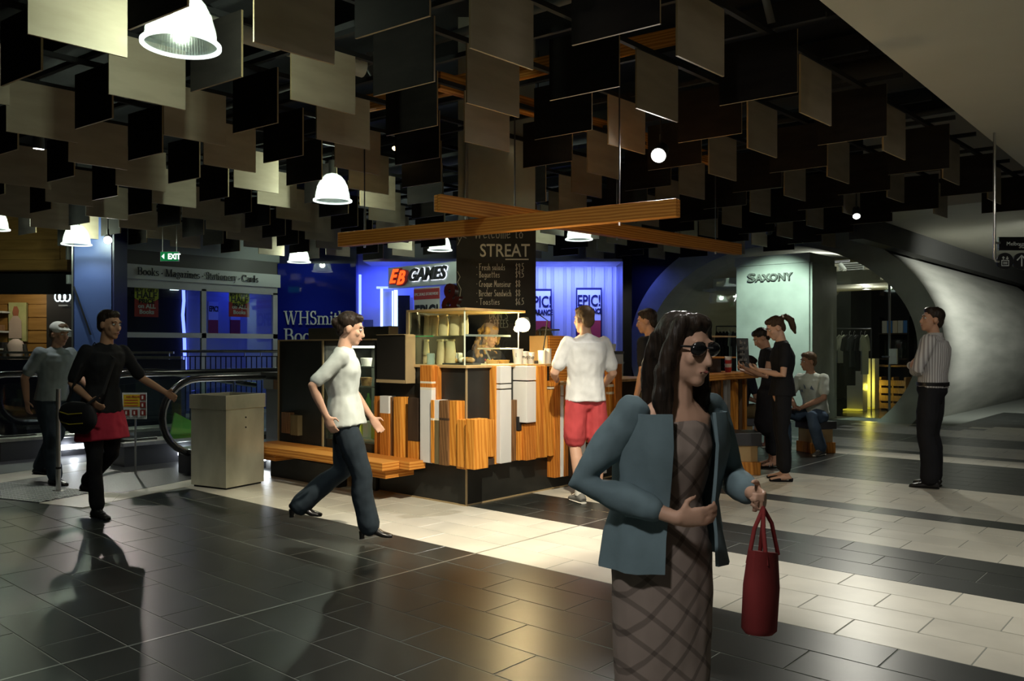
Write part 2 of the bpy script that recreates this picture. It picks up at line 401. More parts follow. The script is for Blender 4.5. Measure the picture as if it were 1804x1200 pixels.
def panel_ok(c):
    q = px(c.x, c.y, PZ)
    if q is None or q[2] < 3.0 or q[2] > 17.9 or not (-330 < q[0] < 2150): return False
    if c.x > -2.34 or c.x < -15.7: return False
    if c.y > 13.75 and c.x > -5.1: return False
    if c.y > 16.1: return False
    if (c-COLC).length < .82: return False
    return True
for m in range(-12, 22):
    for n in range(-16, 18):
        for k, (o0, d, me, nm) in enumerate(((p0, dL, mL, 'pale_hanging_board'), (q0, dD, mD, 'black_hanging_board'))):
            c = o0+v1*m+v2*n+d*.5
            if panel_ok(c) and npan[k] < 300:
                BOARDS.append((c-d*.5, c+d*.5)); o = bpy.data.objects.new(nm, me); COL.objects.link(o); o.location = (c.x, c.y, PZ+random.uniform(-.006, .006))
                tag(o, 'pale plywood board hanging on edge from the ceiling rails' if k == 0 else 'black board hanging on edge from the ceiling rails', 'hanging board',
                    'pale hanging boards' if k == 0 else 'black hanging boards'); npan[k] += 1
# rails that carry the boards
grid = struct(B().box((-16, 16.2, PZ+PHT+.03), (-2.1, 16.25, PZ+PHT+.09)).build('trim_4', 'black'), 'black steel rails carrying the hanging boards')
for k in range(-3, 15):
    c = Vector((-3.69-.887*k, 3.9)); u = Vector((.044, 1)); a, e = c-u*6, c+u*12.2
    if -16 < c.x < -2.2: B().bar((a.x, a.y, PZ+PHT+.02), (e.x, e.y, PZ+PHT+.02), .04, .04).build('rail', 'black', grid)
for k in range(-4, 17):
    c = Vector((-3.79, 3.21+.9*k)); u = Vector((1, .1)); a, e = c-u*12, c+u*1.5
    B().bar((a.x, a.y, PZ+PHT+.06), (e.x, e.y, PZ+PHT+.06), .04, .04).build('rail', 'black', grid)
# services in the void
def pipe(label, pts, r, m, cat='pipe'): tag(B().loft(pts, [r]*len(pts), 14, (.3, .2, 1)).build('service_pipe', m, smooth=True), label, cat)
pipe('pale ventilation duct above the boards near the dome lamp', [W(300, 20, 6.9), W(640, 120, 8.0)], .09, 'soffit', 'duct')
pipe('black round duct running above the boards beside the soffit', [(-12, 9.7, 4.75), (-2.3, 10.7, 4.75)], .25, 'charcoal', 'duct')
pipe('grey plastic pipe bend above the boards left of the timber beams', [W(655, 95, 9), W(655, 118, 9), W(661, 130, 9), W(676, 134, 9), W(720, 134, 9)], .07, 'grey_mid')
pipe('thin black sprinkler pipe crossing above the hanging boards', [(-13, 5.0, 4.3), (-2.3, 5.6, 4.3)], .04, 'charcoal')
pipe('second thin black sprinkler pipe deeper in the ceiling void', [(-13, 10.6, 4.3), (-2.3, 11.1, 4.3)], .04, 'charcoal')
pipe('slanting steel brace bar in the ceiling void by the soffit', [W(1335, -60, 7.5), W(1362, 52, 7.5)], .035, 'grey_mid', 'brace')
for k in range(9):
    y = 3.5+k*1.45
    struct(B().bar((-14, y, 5.0), (-2.1, y+1.0, 5.0), .12, .28).build('trim_%d' % (20+k), 'black'), 'black steel joist under the ceiling')
# ---------------- back walls
struct(B().box((-30, 24, 0), (-11.2, 24.2, 5.3)).build('wall_back', 'black'))
struct(B().box((-22.2, -8, 0), (-22, 24, 5.3)).build('wall_left', 'black'))
struct(B().box((3.8, -8, 0), (4, 40, 5.3)).build('wall_right', 'charcoal'))
struct(B().box((-22, -8.2, 0), (4, -8, 5.3)).build('wall_behind_camera', 'charcoal'))
struct(B().box((-4.7, 33, 0), (4, 33.2, 5.3)).build('wall_far_right', 'black'))
# ---------------- concrete tube shop front
TC, TRX, TRZ, TY0, TY1 = (-7.4, 1.4), 3.35, 2.55, 16.35, 28.0
def tube_ring(rx, rz, y, n=72): return [Vector((TC[0]+rx*math.cos(2*PI*i/n), y, TC[1]+rz*math.sin(2*PI*i/n))) for i in range(n)]
tube = thing('concrete_tunnel', 'huge squashed concrete tube forming the clothes shop front', 'tunnel', (TC[0], TY0, 0))
b = B((TC[0], TY0, 0)); n = 96
ro = [tube_ring(TRX, TRZ, y, n) for y in (TY0, 19.5, 23, TY1)]
ri = [tube_ring(TRX-.47, TRZ-.44, y, n) for y in (TY0+.06, 23.2)]
vs = [v for r in ro for v in r]; fs = [(k*n+i, k*n+(i+1) % n, (k+1)*n+(i+1) % n, (k+1)*n+i) for k in range(3) for i in range(n)]
b.add(vs, fs); b.build('outer_shell', 'concrete', tube, smooth=True)
b = B((TC[0], TY0, 0)); vs = ro[0]+ri[0]; b.add(vs, [(i, i+n, (i+1) % n+n, (i+1) % n) for i in range(n)]); b.build('end_ring', 'concrete_wall', tube)
b = B((TC[0], TY0, 0)); vs = ri[0]+ri[1]; b.add(vs, [(i, i+n, (i+1) % n+n, (i+1) % n) for i in range(n)]); b.build('inner_shell', 'concrete', tube, smooth=True)
# black wall round the left half of the tube and above it
b = B(); n2 = 40
arc = [Vector((TC[0]+(TRX-.05)*math.cos(a), 16.75, TC[1]+(TRZ-.05)*math.sin(a))) for a in [PI/2+PI*.97*i/n2 for i in range(n2+1)]]
outr = [Vector((-13.4 if i > n2*.22 else TC[0]-6*i/(n2*.22), 16.75, 5.2 if i <= n2*.22 else 5.2*(1-(i-n2*.22)/(n2*.78)))) for i in range(n2+1)]
b.add(arc+outr, [(i, i+1, i+1+n2+1, i+n2+1) for i in range(n2)])
b.box((-7.4, 16.75, 3.9), (-2.0, 16.9, 5.2)); struct(b.build('wall_tunnel', 'black'), 'black wall around the concrete tube')
struct(B().box((-4.95, 14.1, 3.2), (-4.72, 33, 3.75)).build('trim_5', 'charcoal'), 'dark bulkhead band along the top of the tube')
# sign block in the tube mouth
blk = thing('sign_wall', 'pale concrete block wall with the raised clothes shop name', 'wall', (-6.9, 16, 0))
b = B(blk.location); b.box((-7.64, 15.45, 0), (-6.16, 16.75, 3.02)); b.build('block', ['concrete_wall'], blk, bevel=.01)
B(blk.location).box((-7.66, 15.43, 3.02), (-6.14, 16.7, 3.2)).build('cap_band', 'concrete_wall', blk)
B(blk.location).box((-6.16, 15.5, 0), (-6.12, 16.75, 3.02)).build('side_panel', 'concrete_wall', blk)
w_s = aY(1399, 496, 15.45).x-aY(1318, 496, 15.45).x; zs = aY(1318, 497, 15.45).z
text('S', .235, 'concrete_dark', blk, Vector((aY(1318, 497, 15.45).x, 15.43, zs)), (1, 0, 0), depth=.03, fit=w_s*.17, off=.004)
text('AXONY', .195, 'concrete_dark', blk, Vector((aY(1332.5, 497, 15.45).x, 15.43, zs)), (1, 0, 0), depth=.03, fit=w_s*.80, off=.004)
# glass front in the tube
b = B(); b.add(tube_ring(TRX-.5, TRZ-.47, 17.15, 64), [tuple(range(64))]); gl = struct(b.build('window_1', 'glass_shop'), 'glass shop front set in the concrete tube')
gp = aY(1567, 700, 17.15)
B().box((gp.x-.015, 17.12, 0), (gp.x+.015, 17.18, 3.0)).build('door_edge', 'steel_dark', gl)
hp = aY(1569, 628, 17.1)
B().box((hp.x-.02, 17.07, hp.z-.15), (hp.x+.12, 17.13, hp.z+.15)).build('lock_plate', 'steel', gl)
B().box((hp.x-.14, 17.02, hp.z-.02), (hp.x, 17.06, hp.z+.01)).build('handle', 'chrome', gl)
# shop interior
struct(B().box((-9.5, 17.2, -.01), (-5.3, 22.9, .004)).build('floor_shop', 'black_gloss'), 'glossy black shop floor inside the tube')
rg = [v for v in tube_ring(TRX-.49, TRZ-.46, 20.7, 96) if v.x < -6.85 and v.z > -.0]; rg.sort(key=lambda v: math.atan2(v.z-1.4, v.x+8.3))
struct(B().prism([(v.x, v.z) for v in rg], (0, 20.8, 0), (1, 0, 0), UP, .1).build('wall_shop', mat('shop_wall', (.17, .17, .15), .5, col2=(.23, .23, .20), scale=1.5, detail=9)), 'mottled concrete back wall inside the tube shop')
rg = [v for v in tube_ring(TRX-.49, TRZ-.46, 23, 96) if v.z > 0]; rg.sort(key=lambda v: math.atan2(v.z-1.4, v.x+7.4))
struct(B().prism([(v.x, v.z) for v in rg], (0, 23.1, 0), (1, 0, 0), UP, .1).build('wall_shop_back', 'black'), 'black recess wall inside the tube shop')
struct(B().box((-9.55, 17.6, 2.72), (-5.25, 19.7, 2.78)).build('ceiling_shop', 'soffit'), 'dropped soffit inside the tube shop')
struct(B().box((-9.25, 17.55, 2.78), (-5.55, 17.6, 3.0)).build('trim_6', 'soffit'), 'pale soffit edge inside the tube shop')
struct(B().box((-8.9, 18.9, 2.78), (-5.9, 19.0, 3.3)).build('trim_7', 'soffit'), 'pale upstand above the soffit in the tube shop')
def shop_light(px_, py, Y, w, h, label):
    p = aY(px_, py, Y); o = thing('shop_downlight', label, 'ceiling light', p)
    B().lathe([(w*.8, .0), (w, .0), (w, .03), (w*.8, .03)], n=20).build('rim', 'steel', o); B().lathe([(.001, .008), (w*.8, .008)], n=20).build('lens', 'e_white', o); lamp('POINT', 'shop_downlight_beam', p-UP*.06, 16, (1, 1, .82), .06)
shop_light(1527, 510, 18.6, .1, .02, 'round lit downlight inside the tube shop soffit')
shop_light(1521, 496, 17.9, .18, .02, 'wide oval downlight inside the tube shop soffit')
# air grille and spotlight in the lit slot
g = thing('air_grille', 'white louvred air grille in the lit slot of the tube shop', 'vent', aY(1500, 473, 18.85))
B().box((-.28, -.02, -.13), (.28, .0, .13)).build('frame', 'sign_white', g)
for k in range(5): B().box((-.25, -.03, -.105+k*.046), (.25, -.02, -.085+k*.046)).build('louvre', 'charcoal', g)
g = thing('track_spotlight', 'white track spotlight in the lit slot of the tube shop', 'spotlight', aY(1480, 466, 18.2))
B().cyl((0, 0, 0), (.12, -.05, -.14), .05).build('can', 'sign_white', g, smooth=True); B().box((-.12, -.03, .05), (.2, .03, .09)).build('track', 'black', g); B().cyl((0, 0, 0), (0, 0, .06), .012).build('stem', 'black', g)
lamp('AREA', 'shop_slot_light', (-6.0, 18.2, 3.25), 26, (1, 1, .9), aim=(-6.0, 18.2, 5), sx=2.5, sy=.4)
# clothes rail
rail = thing('clothes_rail', 'steel clothes rail behind the shop glass', 'clothes rail', (-7.0, 18.3, 0))
ra, rb = aY(1464, 579, 18.3), aY(1535, 580, 18.3)
b = B(rail.location); b.cyl(ra, rb, .015); b.build('rail', 'steel_dark', rail)
for e in (ra, rb): B(rail.location).cyl(e, (e.x, e.y, 0), .013).build('post', 'steel_dark', rail)
def garment(x, y, z, w, ln, m, label, sl=True, grp='garments on the shop rail'):
    t = thing('hanging_garment', label, 'garment', (x, y, z), .95, grp)
    b = B(); hw, d = w/2, .05
    pr = [(-.06, 0), (-hw, -.09), (-hw*1.25, -.34), (-hw*.9, -.36), (-hw*.82, -.2), (-hw*.8, -ln), (hw*.8, -ln), (hw*.82, -.2), (hw*.9, -.36), (hw*1.25, -.34), (hw, -.09), (.06, 0), (0, -.05)]
    b.prism([(p[0], p[1]) for p in pr], (0, d/2, 0), (1, 0, 0), (0, 0, 1), d); b.build('cloth', m, t, bevel=.012)
    B().loft([(0, 0, -.02), (0, 0, .05), (.02, 0, .08), (.03, 0, .05)], [.005]*4, 6, (0, 1, 0)).build('hook', 'steel', t)
M['knit_pale'] = mat('knit_pale', (.42, .44, .34), .9); M['cloth_black'] = mat('cloth_black', (.010, .010, .012), .85, col2=(.016, .016, .018), scale=12, bump=.15)
M['cloth_grey'] = mat('cloth_grey', (.06, .065, .07), .9)
for (pxx, m, w, ln, lab) in ((1468, 'cloth_black', .34, 1.2, 'long black garment next to the pale top on shop rail'), (1482, 'knit_pale', .26, .62, 'pale short top hanging on the shop rail'), (1497, 'cloth_black', .34, 1.1, 'long black dress hanging between grey and pale garments'),
                            (1504, 'cloth_grey', .3, .7, 'dark grey top hanging on the shop rail'), (1516, 'cloth_black', .3, .75, 'short black jacket hanging on the shop rail'), (1523, 'knit_pale', .2, .85, 'narrow pale scarf-like garment at the rail end')):
    p = aY(pxx, 583, 18.3); garment(p.x, 18.3+random.uniform(-.03, .03), p.z-.08, w, ln, m, lab)
rail2 = thing('clothes_rail', 'steel clothes rail of black clothes left of the sign wall', 'clothes rail', (-9.0, 18.3, 0))
ra, rb = aY(1262, 575, 18.3), aY(1299, 575, 18.3); B(rail2.location).cyl(ra, rb, .015).build('rail', 'steel_dark', rail2)
for e in (ra, rb): B(rail2.location).cyl(e, (e.x, e.y, 0), .013).build('post', 'steel_dark', rail2)
for k in range(6):
    p = aY(1266+k*5.8, 578, 18.3); garment(p.x, 18.3, p.z-.08, .16, 1.0, 'knit_pale' if k == 4 else 'cloth_black', 'pale garment among black clothes left of the sign wall' if k == 4 else 'black garment on the rail left of the sign wall', grp='garments left of the sign wall')
# lit mirror panels low at the back, reflecting yellow light
M['e_yellow'] = emi('e_yellow', (.95, .80, .06), .5)
for (x0, x1, y0, y1, Y, lab) in ((1492, 1520, 655, 695, 18.85, 'tall olive lit display plinth under the clothes rail'), (1521, 1541, 632, 690, 19.6, 'bright yellow lit niche beside the clothes rail')):
    a, c = aY(x0, y1, Y), aY(x1, y0, Y); t = thing('lit_plinth', lab, 'display plinth', (a.x, Y, 0))
    B(t.location).box((a.x, Y, 0), (c.x, Y+.3, c.z)).build('body', mat('plinth', (.5, .5, .46), .4), t)
    B(t.location).box((a.x, Y-.25, .02), (c.x, Y, .05)).build('base_light', 'e_yellow', t)
lamp('POINT', 'shop_yellow_glow', aY(1528, 690, 19.2)+Vector((0, 0, .1)), 14, (1, .85, .1), .1)
# glassware shelves in the dark recess, bench and stacked crates
sh = thing('glass_shelf', 'dark shelf of glassware at the back of the tube shop', 'shelf', (-6, 22.6, 0))
for zz in (1.1, 1.75): 
    a, c = aY(1552, 600, 22.6), aY(1604, 600, 22.6); B(sh.location).box((a.x, 22.4, zz), (c.x, 22.8, zz+.03)).build('board', 'timber_dark', sh)
for e in (a.x, c.x): B(sh.location).box((e-.02, 22.4, 0), (e+.02, 22.8, 2.2)).build('side', 'black', sh)
for k in range(5):
    x = a.x+.1+k*(c.x-a.x-.2)/4
    o = B().lathe([(.001, 0), (.07, 0), (.075, .22), (.05, .3), (.03, .34), (.03, .42), (.04, .42)], n=14).build('glass_bottle', 'glass', None, (x, 22.6, 1.13)); tag(o, 'clear glass carafe on the dark shelf in the tube shop', 'bottle', 'carafes on the dark shelf')
    o = B().box((-.06, -.05, 0), (.06, .05, .32)).build('product_box', ['paper', 'blue_paint', 'cream'][k % 3], None, (x, 22.6, 1.78), bevel=.006); tag(o, 'small '+['white', 'blue', 'cream'][k % 3]+' packaged box on the upper dark shop shelf', 'box', 'boxes on the upper dark shelf')
tb = thing('shop_table', 'brown wooden table behind the shop glass door', 'table', aY(1572, 700, 20.5)*Vector((1, 1, 0)))
B().box((-.7, -.3, .96), (.6, .3, 1.0)).build('top', 'timber_brown', tb, bevel=.005)
for sx in (-.62, .52):
    for sy in (-.25, .25): B().box((sx-.03, sy-.03, 0), (sx+.03, sy+.03, .96)).build('leg', 'timber_dark', tb)
cr = thing('wooden_crate', 'slatted wooden crate under the shop table', 'crate', aY(1577, 700, 19.6)*Vector((1, 1, 0)))
for k in range(4): B().box((-.28, -.2, .05+k*.17), (.28, -.18, .17+k*.17)).build('slat', 'timber_brown', cr)
for sx in (-.26, 0, .26): B().box((sx-.02, -.18, 0), (sx+.02, .2, .75)).build('post', 'timber_brown', cr)

# ---------------- game shop: blue lit wall facing us
def D(px_, z, d): return W(px_, HOR, d)*Vector((1, 1, 0))+UP*z
def dwall(x0, x1, z0, z1, d, th, off=(0, 0, 0), mi=0, b=None):
    b = b or B(off); a, c = D(x0, 0, d), D(x1, 0, d)
    vs = [a+UP*z0, c+UP*z0, c+FW*th+UP*z0, a+FW*th+UP*z0, a+UP*z1, c+UP*z1, c+FW*th+UP*z1, a+FW*th+UP*z1]
    return b.add(vs, [(0, 3, 2, 1), (4, 5, 6, 7), (0, 1, 5, 4), (1, 2, 6, 5), (2, 3, 7, 6), (3, 0, 4, 7)], mi)
gw = struct(dwall(628, 1100, 0, 5.2, 19.35, .15).build('wall_games', 'blue_wall'), 'blue lit panelled wall of the games shop')
for k in range(13):
    x = 948+k*12+(k % 3)*2
    dwall(x, x+8.5, 0, 3.28, 19.3, .06).build('panel', 'blue_wall', gw, bevel=.01)
struct(dwall(640, 1099, 3.30, 3.36, 18.3, 1.1).build('ceiling_games', 'blue_wall'), 'blue lit soffit over the games shop front')
struct(dwall(1097, 1113, 0, 5.2, 18.2, 1.3).build('wall_games_end', 'black_gloss'), 'dark glossy end pier of the games shop')
lamp('AREA', 'blue_soffit_light', D(1010, 3.26, 18.9), 60, (.06, .10, 1), aim=D(1010, .5, 19.3), sx=3.2, sy=.15).rotation_euler[2] = PHI
lamp('AREA', 'pale_soffit_light', D(1015, 3.2, 18.5), 44, (.24, .30, 1), aim=D(1015, 1.2, 19.4), sx=2.6, sy=.2)
lamp('AREA', 'blue_door_light', D(680, 3.26, 18.7), 30, (.03, .06, 1), aim=D(680, .5, 19.2), sx=.9, sy=.2)
M['poster_white'] = mat('poster_white', (.75, .78, .80), .6)
def poster(x0, x1, ytop, ybot, d, words, lab, inkm='navy'):
    zt = CAMH+(HOR-ytop)/FPX*d; zb = CAMH+(HOR-ybot)/FPX*d
    t = thing('sale_poster', lab, 'poster', D((x0+x1)/2, zb, d))
    dwall(x0, x1, zb, zt, d, .03, t.location).build('border', inkm, t)
    w = (x1-x0)/FPX*d
    dwall(x0+2.2, x1-2.2, zb+(zt-zb)*.38, zt-.05, d-.01, .02, t.location).build('white_field', 'poster_white', t)
    dwall(x0+2.2, x1-2.2, zb+.04, zb+(zt-zb)*.38, d-.01, .02, t.location).build('red_field', 'sign_red', t)
    for (s, size, zz, xs) in words:
        o = text(s, size, inkm, t, D((x0+x1)/2, zt-zz, d-.02), RT, align='CENTER', depth=.003, xs=xs, off=.008)
    return t
poster(1015, 1060.5, 507, 600, 19.22, [('EPIC!', .36, .42, .68), ('CLEARANCE', .17, .60, .62)], 'white sale poster with dark letters right of the column')
poster(930, 972, 509, 600, 19.22, [('EPIC!', .36, .42, .68), ('CLEARANCE', .17, .60, .62)], 'white sale poster half hidden behind the chalkboard column')
# games sign fascia (runs along X), standing forward of the wall
YS = 11.93
sg = thing('games_sign', 'pale box sign with orange red logo and black letters', 'sign', (-13, YS, 3))
a, c = aY(684, 508, YS), aY(806, 470, YS)
B(sg.location).box((a.x, YS, a.z), (c.x+.3, YS+.25, 3.16)).build('board', 'sign_white', sg)
e0 = aY(689, 503, YS)
for k, (s, dx, dz, sz) in enumerate((('E', .0, .02, .42), ('B', .24, -.02, .42))):
    text(s, sz, 'sign_red', sg, Vector((e0.x+dx+.02, YS-.03, a.z+.08+dz)), (1, 0, 0), depth=.02, shear=.45, off=.025, name='logo_back')
    text(s, sz*.96, 'e_red', sg, Vector((e0.x+dx, YS-.055, a.z+.09+dz)), (1, 0, 0), depth=.01, shear=.4, off=.012, name='logo_letter')
text('GAMES', .36, 'e_halo', sg, Vector((aY(721, 503, YS).x, YS-.016, a.z+.12)), (1, 0, 0), depth=.004, shear=.3, off=.020, xs=1.0, name='letter_backlight')
text('GAMES', .36, 'ink', sg, Vector((aY(721, 503, YS).x, YS-.04, a.z+.12)), (1, 0, 0), depth=.02, shear=.3, off=.012, xs=1.0)
# poster under the sign
a, c = aY(727, 600, YS-.05), aY(772, 507, YS-.05)
t = thing('sale_poster', 'red and white sale poster hanging under the games sign', 'poster', (a.x, YS, a.z))
B(t.location).box((a.x, YS-.012, a.z), (c.x, YS+.004, c.z+.03)).build('white_field', 'paper', t)
B(t.location).box((a.x, YS-.02, c.z-.22), (c.x, YS-.012, c.z)).build('red_field', 'sign_red', t)
text('EPIC DEALS STOREWIDE!', .085, 'paper', t, Vector(((a.x+c.x)/2, YS-.024, c.z-.14)), (1, 0, 0), align='CENTER', fit=(c.x-a.x)*.92)
text('EPIC!', .46, 'ink', t, Vector(((a.x+c.x)/2, YS-.018, c.z-.66)), (1, 0, 0), align='CENTER', fit=(c.x-a.x)*.9, off=.012)
# entrance with blue lit frames left of the sign
en = thing('shop_entrance', 'doorway with glowing blue frames left of the games sign', 'doorway', D(665, 0, 19))
for (x0, x1, z1, m) in ((632, 636, 3.05, 'e_blue'), (670, 674, 2.75, 'e_paleblue'), (690.5, 692.5, 2.7, 'e_paleblue'), (694, 700, 2.72, 'e_paleblue'), (722, 727, 2.55, 'blue_panel')):
    dwall(x0, x1, 0, z1, 18.7 if x0 < 640 else 18.95, .05, en.location).build('light_strip', m, en)
dwall(663, 692, 2.75, 2.8, 18.95, .05, en.location).build('light_strip', 'e_blue', en)
dwall(674, 690, 0, 2.72, 19.05, .05, en.location).build('door_panel', 'blue_panel', en)
dwall(640, 657, .9, 2.05, 19.25, .04, en.location).build('notice_panel', 'grey_panel', en)
dwall(676.5, 688, 1.63, 1.66, 18.95, .05, en.location).build('door_handle', 'sign_white', en)
dwall(701, 722, 0, 2.6, 19.0, .04, en.location).build('dark_pane', 'black_gloss', en)
# ---------------- bookshop: blue wall with shop name, then glazed front along X=-16
bw = struct(dwall(487, 628, 0, 5.2, 18.35, .2).build('wall_bookshop', 'navy'), 'dark blue backing wall of the bookshop')
wn = struct(dwall(489, 627, .0, 3.25, 18.25, .03).build('window_2', mat('blue_glass_wall', (.006, .012, .20), .04, spec=.9)), 'polished blue glass wall of the bookshop')
SERIF = {}
def serif_text(s, h, m, parent, o, ux, name='letter', fit=None):      # letters drawn with thick stems, thin hairlines and serifs
    T, t = .15, .06
    def V(x, y0, y1, w=T): return [(x-w/2, y0), (x+w/2, y0), (x+w/2, y1), (x-w/2, y1)]
    def Hb(x0, x1, y, w=t): return [(x0, y-w/2), (x1, y-w/2), (x1, y+w/2), (x0, y+w/2)]
    def dg(x0, y0, x1, y1, w): return [(x0-w/2, y0), (x0+w/2, y0), (x1+w/2, y1), (x1-w/2, y1)]
    def arc(cx, cy, rx, ry, a0, a1, w0=T, w1=t, n=12):
        qs = []
        for i in range(n):
            A, Bb = a0+(a1-a0)*i/n, a0+(a1-a0)*(i+1)/n
            def wv(a): return w1+(w0-w1)*abs(math.cos(a))
            p = []
            for a in (A, Bb): p.append(((cx+(rx-wv(a)/2)*math.cos(a), cy+(ry-wv(a)/2)*math.sin(a)), (cx+(rx+wv(a)/2)*math.cos(a), cy+(ry+wv(a)/2)*math.sin(a))))
            qs.append([p[0][0], p[0][1], p[1][1], p[1][0]])
        return qs
    def sf(x, y, w=.34): return Hb(x-w/2, x+w/2, y+(t/2 if y < .5 else -t/2))
    x_ = .64
    def letter(ch):
        if ch == 'W': return 1.42, [dg(.16, 1, .44, 0, T), dg(.44, 0, .72, 1, t), dg(.66, 1, .94, 0, T), dg(.94, 0, 1.24, 1, t), sf(.16, 1), sf(.68, 1), sf(1.25, 1, .3)]
        if ch == 'H': return 1.08, [V(.2, 0, 1), V(.86, 0, 1), Hb(.2, .86, .52), sf(.2, 0), sf(.2, 1), sf(.86, 0), sf(.86, 1)]
        if ch == 'S': return .70, arc(.35, .745, .22, .225, .25, PI*1.5)+arc(.35, .27, .25, .25, -PI*.85, PI*.5)+[V(.56, .72, 1, t), V(.1, 0, .3, t)]
        if ch == 'B': return .86, [V(.2, 0, 1), sf(.16, 0, .3), sf(.16, 1, .3), Hb(.2, .5, .97), Hb(.2, .52, .52), Hb(.2, .5, .03)]+arc(.46, .745, .2, .225, -PI/2, PI/2)+arc(.48, .275, .26, .245, -PI/2, PI/2)
        if ch == 'M': return 1.28, [V(.2, 0, 1, t), dg(.22, 1, .62, 0, T), dg(.62, 0, 1.0, 1, t), V(1.04, 0, 1), sf(.2, 0, .3), sf(.2, 1, .3), sf(1.04, 0), sf(1.04, 1, .3)]
        if ch == 'C': return .86, arc(.47, .5, .36, .47, .55, PI*2-.55)+[V(.78, .66, .98, t)]
        if ch in 'mnh': 
            q = [V(.18, 0, 1 if ch == 'h' else x_), sf(.18, 0), Hb(.02, .18, (1 if ch == 'h' else x_)-.03)]; n = 2 if ch == 'm' else 1
            for k in range(n): cx = .18+.42*k; q += arc(cx+.21, x_-.22, .21, .19, 0, PI, T, t)+[V(cx+.42, 0, x_-.2), sf(cx+.42, 0)]
            return .38+.42*n, q
        if ch == 'i': return .36, [V(.18, 0, x_), sf(.18, 0), Hb(.04, .18, x_-.03)]+[[(.18+.09*math.cos(a*PI/4), .86+.09*math.sin(a*PI/4)) for a in range(8)]]
        if ch == 't': return .44, [V(.2, .1, .85), Hb(.04, .42, x_-.03)]+arc(.33, .13, .13, .12, PI, PI*1.75, T*.8, t)
        if ch == 'o': return .68, arc(.34, .32, .25, .30, 0, 2*PI, T, t, 20)
        if ch == 'k': return .72, [V(.18, 0, 1), sf(.18, 0), Hb(.04, .18, .97), dg(.26, .28, .56, x_, t), dg(.56, 0, .32, .36, T*.8), sf(.58, 0, .26), sf(.54, x_+.03, .22)]
        if ch == 's': return .54, arc(.27, .47, .17, .14, .3, PI*1.5, T*.8)+arc(.27, .17, .19, .155, -PI*.85, PI*.5, T*.8)
        if ch == 'a': return .62, arc(.27, .47, .19, .145, -.1, PI*.85, T*.8, t)+[V(.44, .05, .48, T*.9), Hb(.42, .58, .03)]+arc(.27, .19, .19, .17, PI*.2, PI*1.9, T*.8, t)
        if ch == 'g': return .62, arc(.28, .42, .19, .2, 0, 2*PI, T*.8, t, 16)+arc(.3, -.12, .22, .14, 0, 2*PI, T*.6, t, 16)+[Hb(.38, .58, .6), dg(.16, .1, .2, .26, t)]
        if ch == 'z': return .56, [Hb(.06, .5, x_-.03), Hb(.06, .5, .03), dg(.14, 0, .42, x_, T*.8), V(.09, x_-.16, x_, t), V(.48, 0, .16, t)]
        if ch == 'e': return .60, arc(.31, .32, .23, .30, .0, PI*1.75, T, t, 16)+[Hb(.12, .52, .34)]
        if ch == 'r': return .48, [V(.18, 0, x_), sf(.18, 0), Hb(.02, .18, x_-.03)]+arc(.34, x_-.14, .13, .12, PI*.25, PI, T*.6, t)
        if ch == 'y': return .66, [dg(.14, x_, .34, 0, T*.9), dg(.22, -.3, .54, x_, t), sf(.14, x_+.03, .26), sf(.54, x_+.03, .22), Hb(.08, .24, -.27)]
        if ch == 'd': return .70, [V(.5, 0, 1), Hb(.34, .5, .97), Hb(.5, .64, .03)]+arc(.3, .32, .22, .3, PI*.1, PI*1.9, T, t, 14)
        if ch == 'p': return .70, [V(.2, -.3, x_), sf(.2, -.3), Hb(.04, .2, x_-.03)]+arc(.4, .32, .22, .3, -PI*.9, PI*.9, T, t, 14)
        if ch == '.': return .50, [[(.25+.10*math.cos(a*PI/4), .35+.10*math.sin(a*PI/4)) for a in range(8)]]
        return .28, []
    x = 0; ux = Vector(ux).normalized(); k = fit/(sum(letter(ch)[0] for ch in s)*h) if fit else 1.
    for ch in s:
        w, qs = letter(ch); b = B(wloc(parent))
        for q in qs: b.prism([((x+p[0])*h*k, p[1]*h) for p in q], o, ux, UP, .012)
        if qs: b.build(name, m, parent)
        x += w
def dtext(px_, py, d, off=0): return W(px_, py, d)+FW*off
wsn = thing('bookshop_name', 'white serif bookshop name on the blue glass wall', 'sign', W(556, 590, 18.22))
serif_text('WHSmith', .30, 'sign_white', wsn, W(500, 572, 18.22), RT, fit=110/FPX*18.22)
serif_text('Bookshop', .30, 'sign_white', wsn, W(500, 603, 18.22), RT, fit=122/FPX*18.22)
# glazed front
XF = -16.0
gf = struct(B().box((XF-.4, 5.95, 3.28), (XF+.05, 10.35, 5.2)).build('wall_glazed', mat('wall_above', (.28, .31, .30), .6)), 'pale wall above the bookshop glazing')
sgn = thing('bookshop_sign', 'long pale sign board with black serif words over glazing', 'sign', (XF, 8.5, 2.8))
B(sgn.location).box((XF, 6.3, 2.72), (XF+.12, 10.42, 3.0)).build('board', 'sign_white', sgn)
for s, pxx in (('Books . Magazines . Stationery . Cards', 242),):
    p = aX(pxx, 487.5, XF+.14)
    serif_text(s, .145, 'ink', sgn, Vector((p.x, p.y, 2.80)), (0, 1, 0), fit=aX(455, 495, XF+.14).y-p.y)
struct(B().box((XF-.02, 5.95, 3.0), (XF+.04, 10.35, 3.28)).build('trim_8', 'grey_panel'), 'grey band above the bookshop sign')
win = thing('window_3', None, None, (XF, 8.5, 0), kind='structure')
for (y0, y1, z0, z1, nm) in ((5.95, 10.3, 2.56, 2.72, 'head_rail'), (5.95, 10.3, 1.60, 1.70, 'mid_rail'), (8.52, 8.62, 0, 2.6, 'mullion'), (10.18, 10.30, 0, 2.6, 'mullion'), (6.62, 6.70, 0, 2.6, 'mullion'), (5.95, 10.3, 0, .08, 'sill_rail')):
    B(win.location).box((XF, y0, z0), (XF+.07, y1, z1)).build(nm, 'frame_white', win)
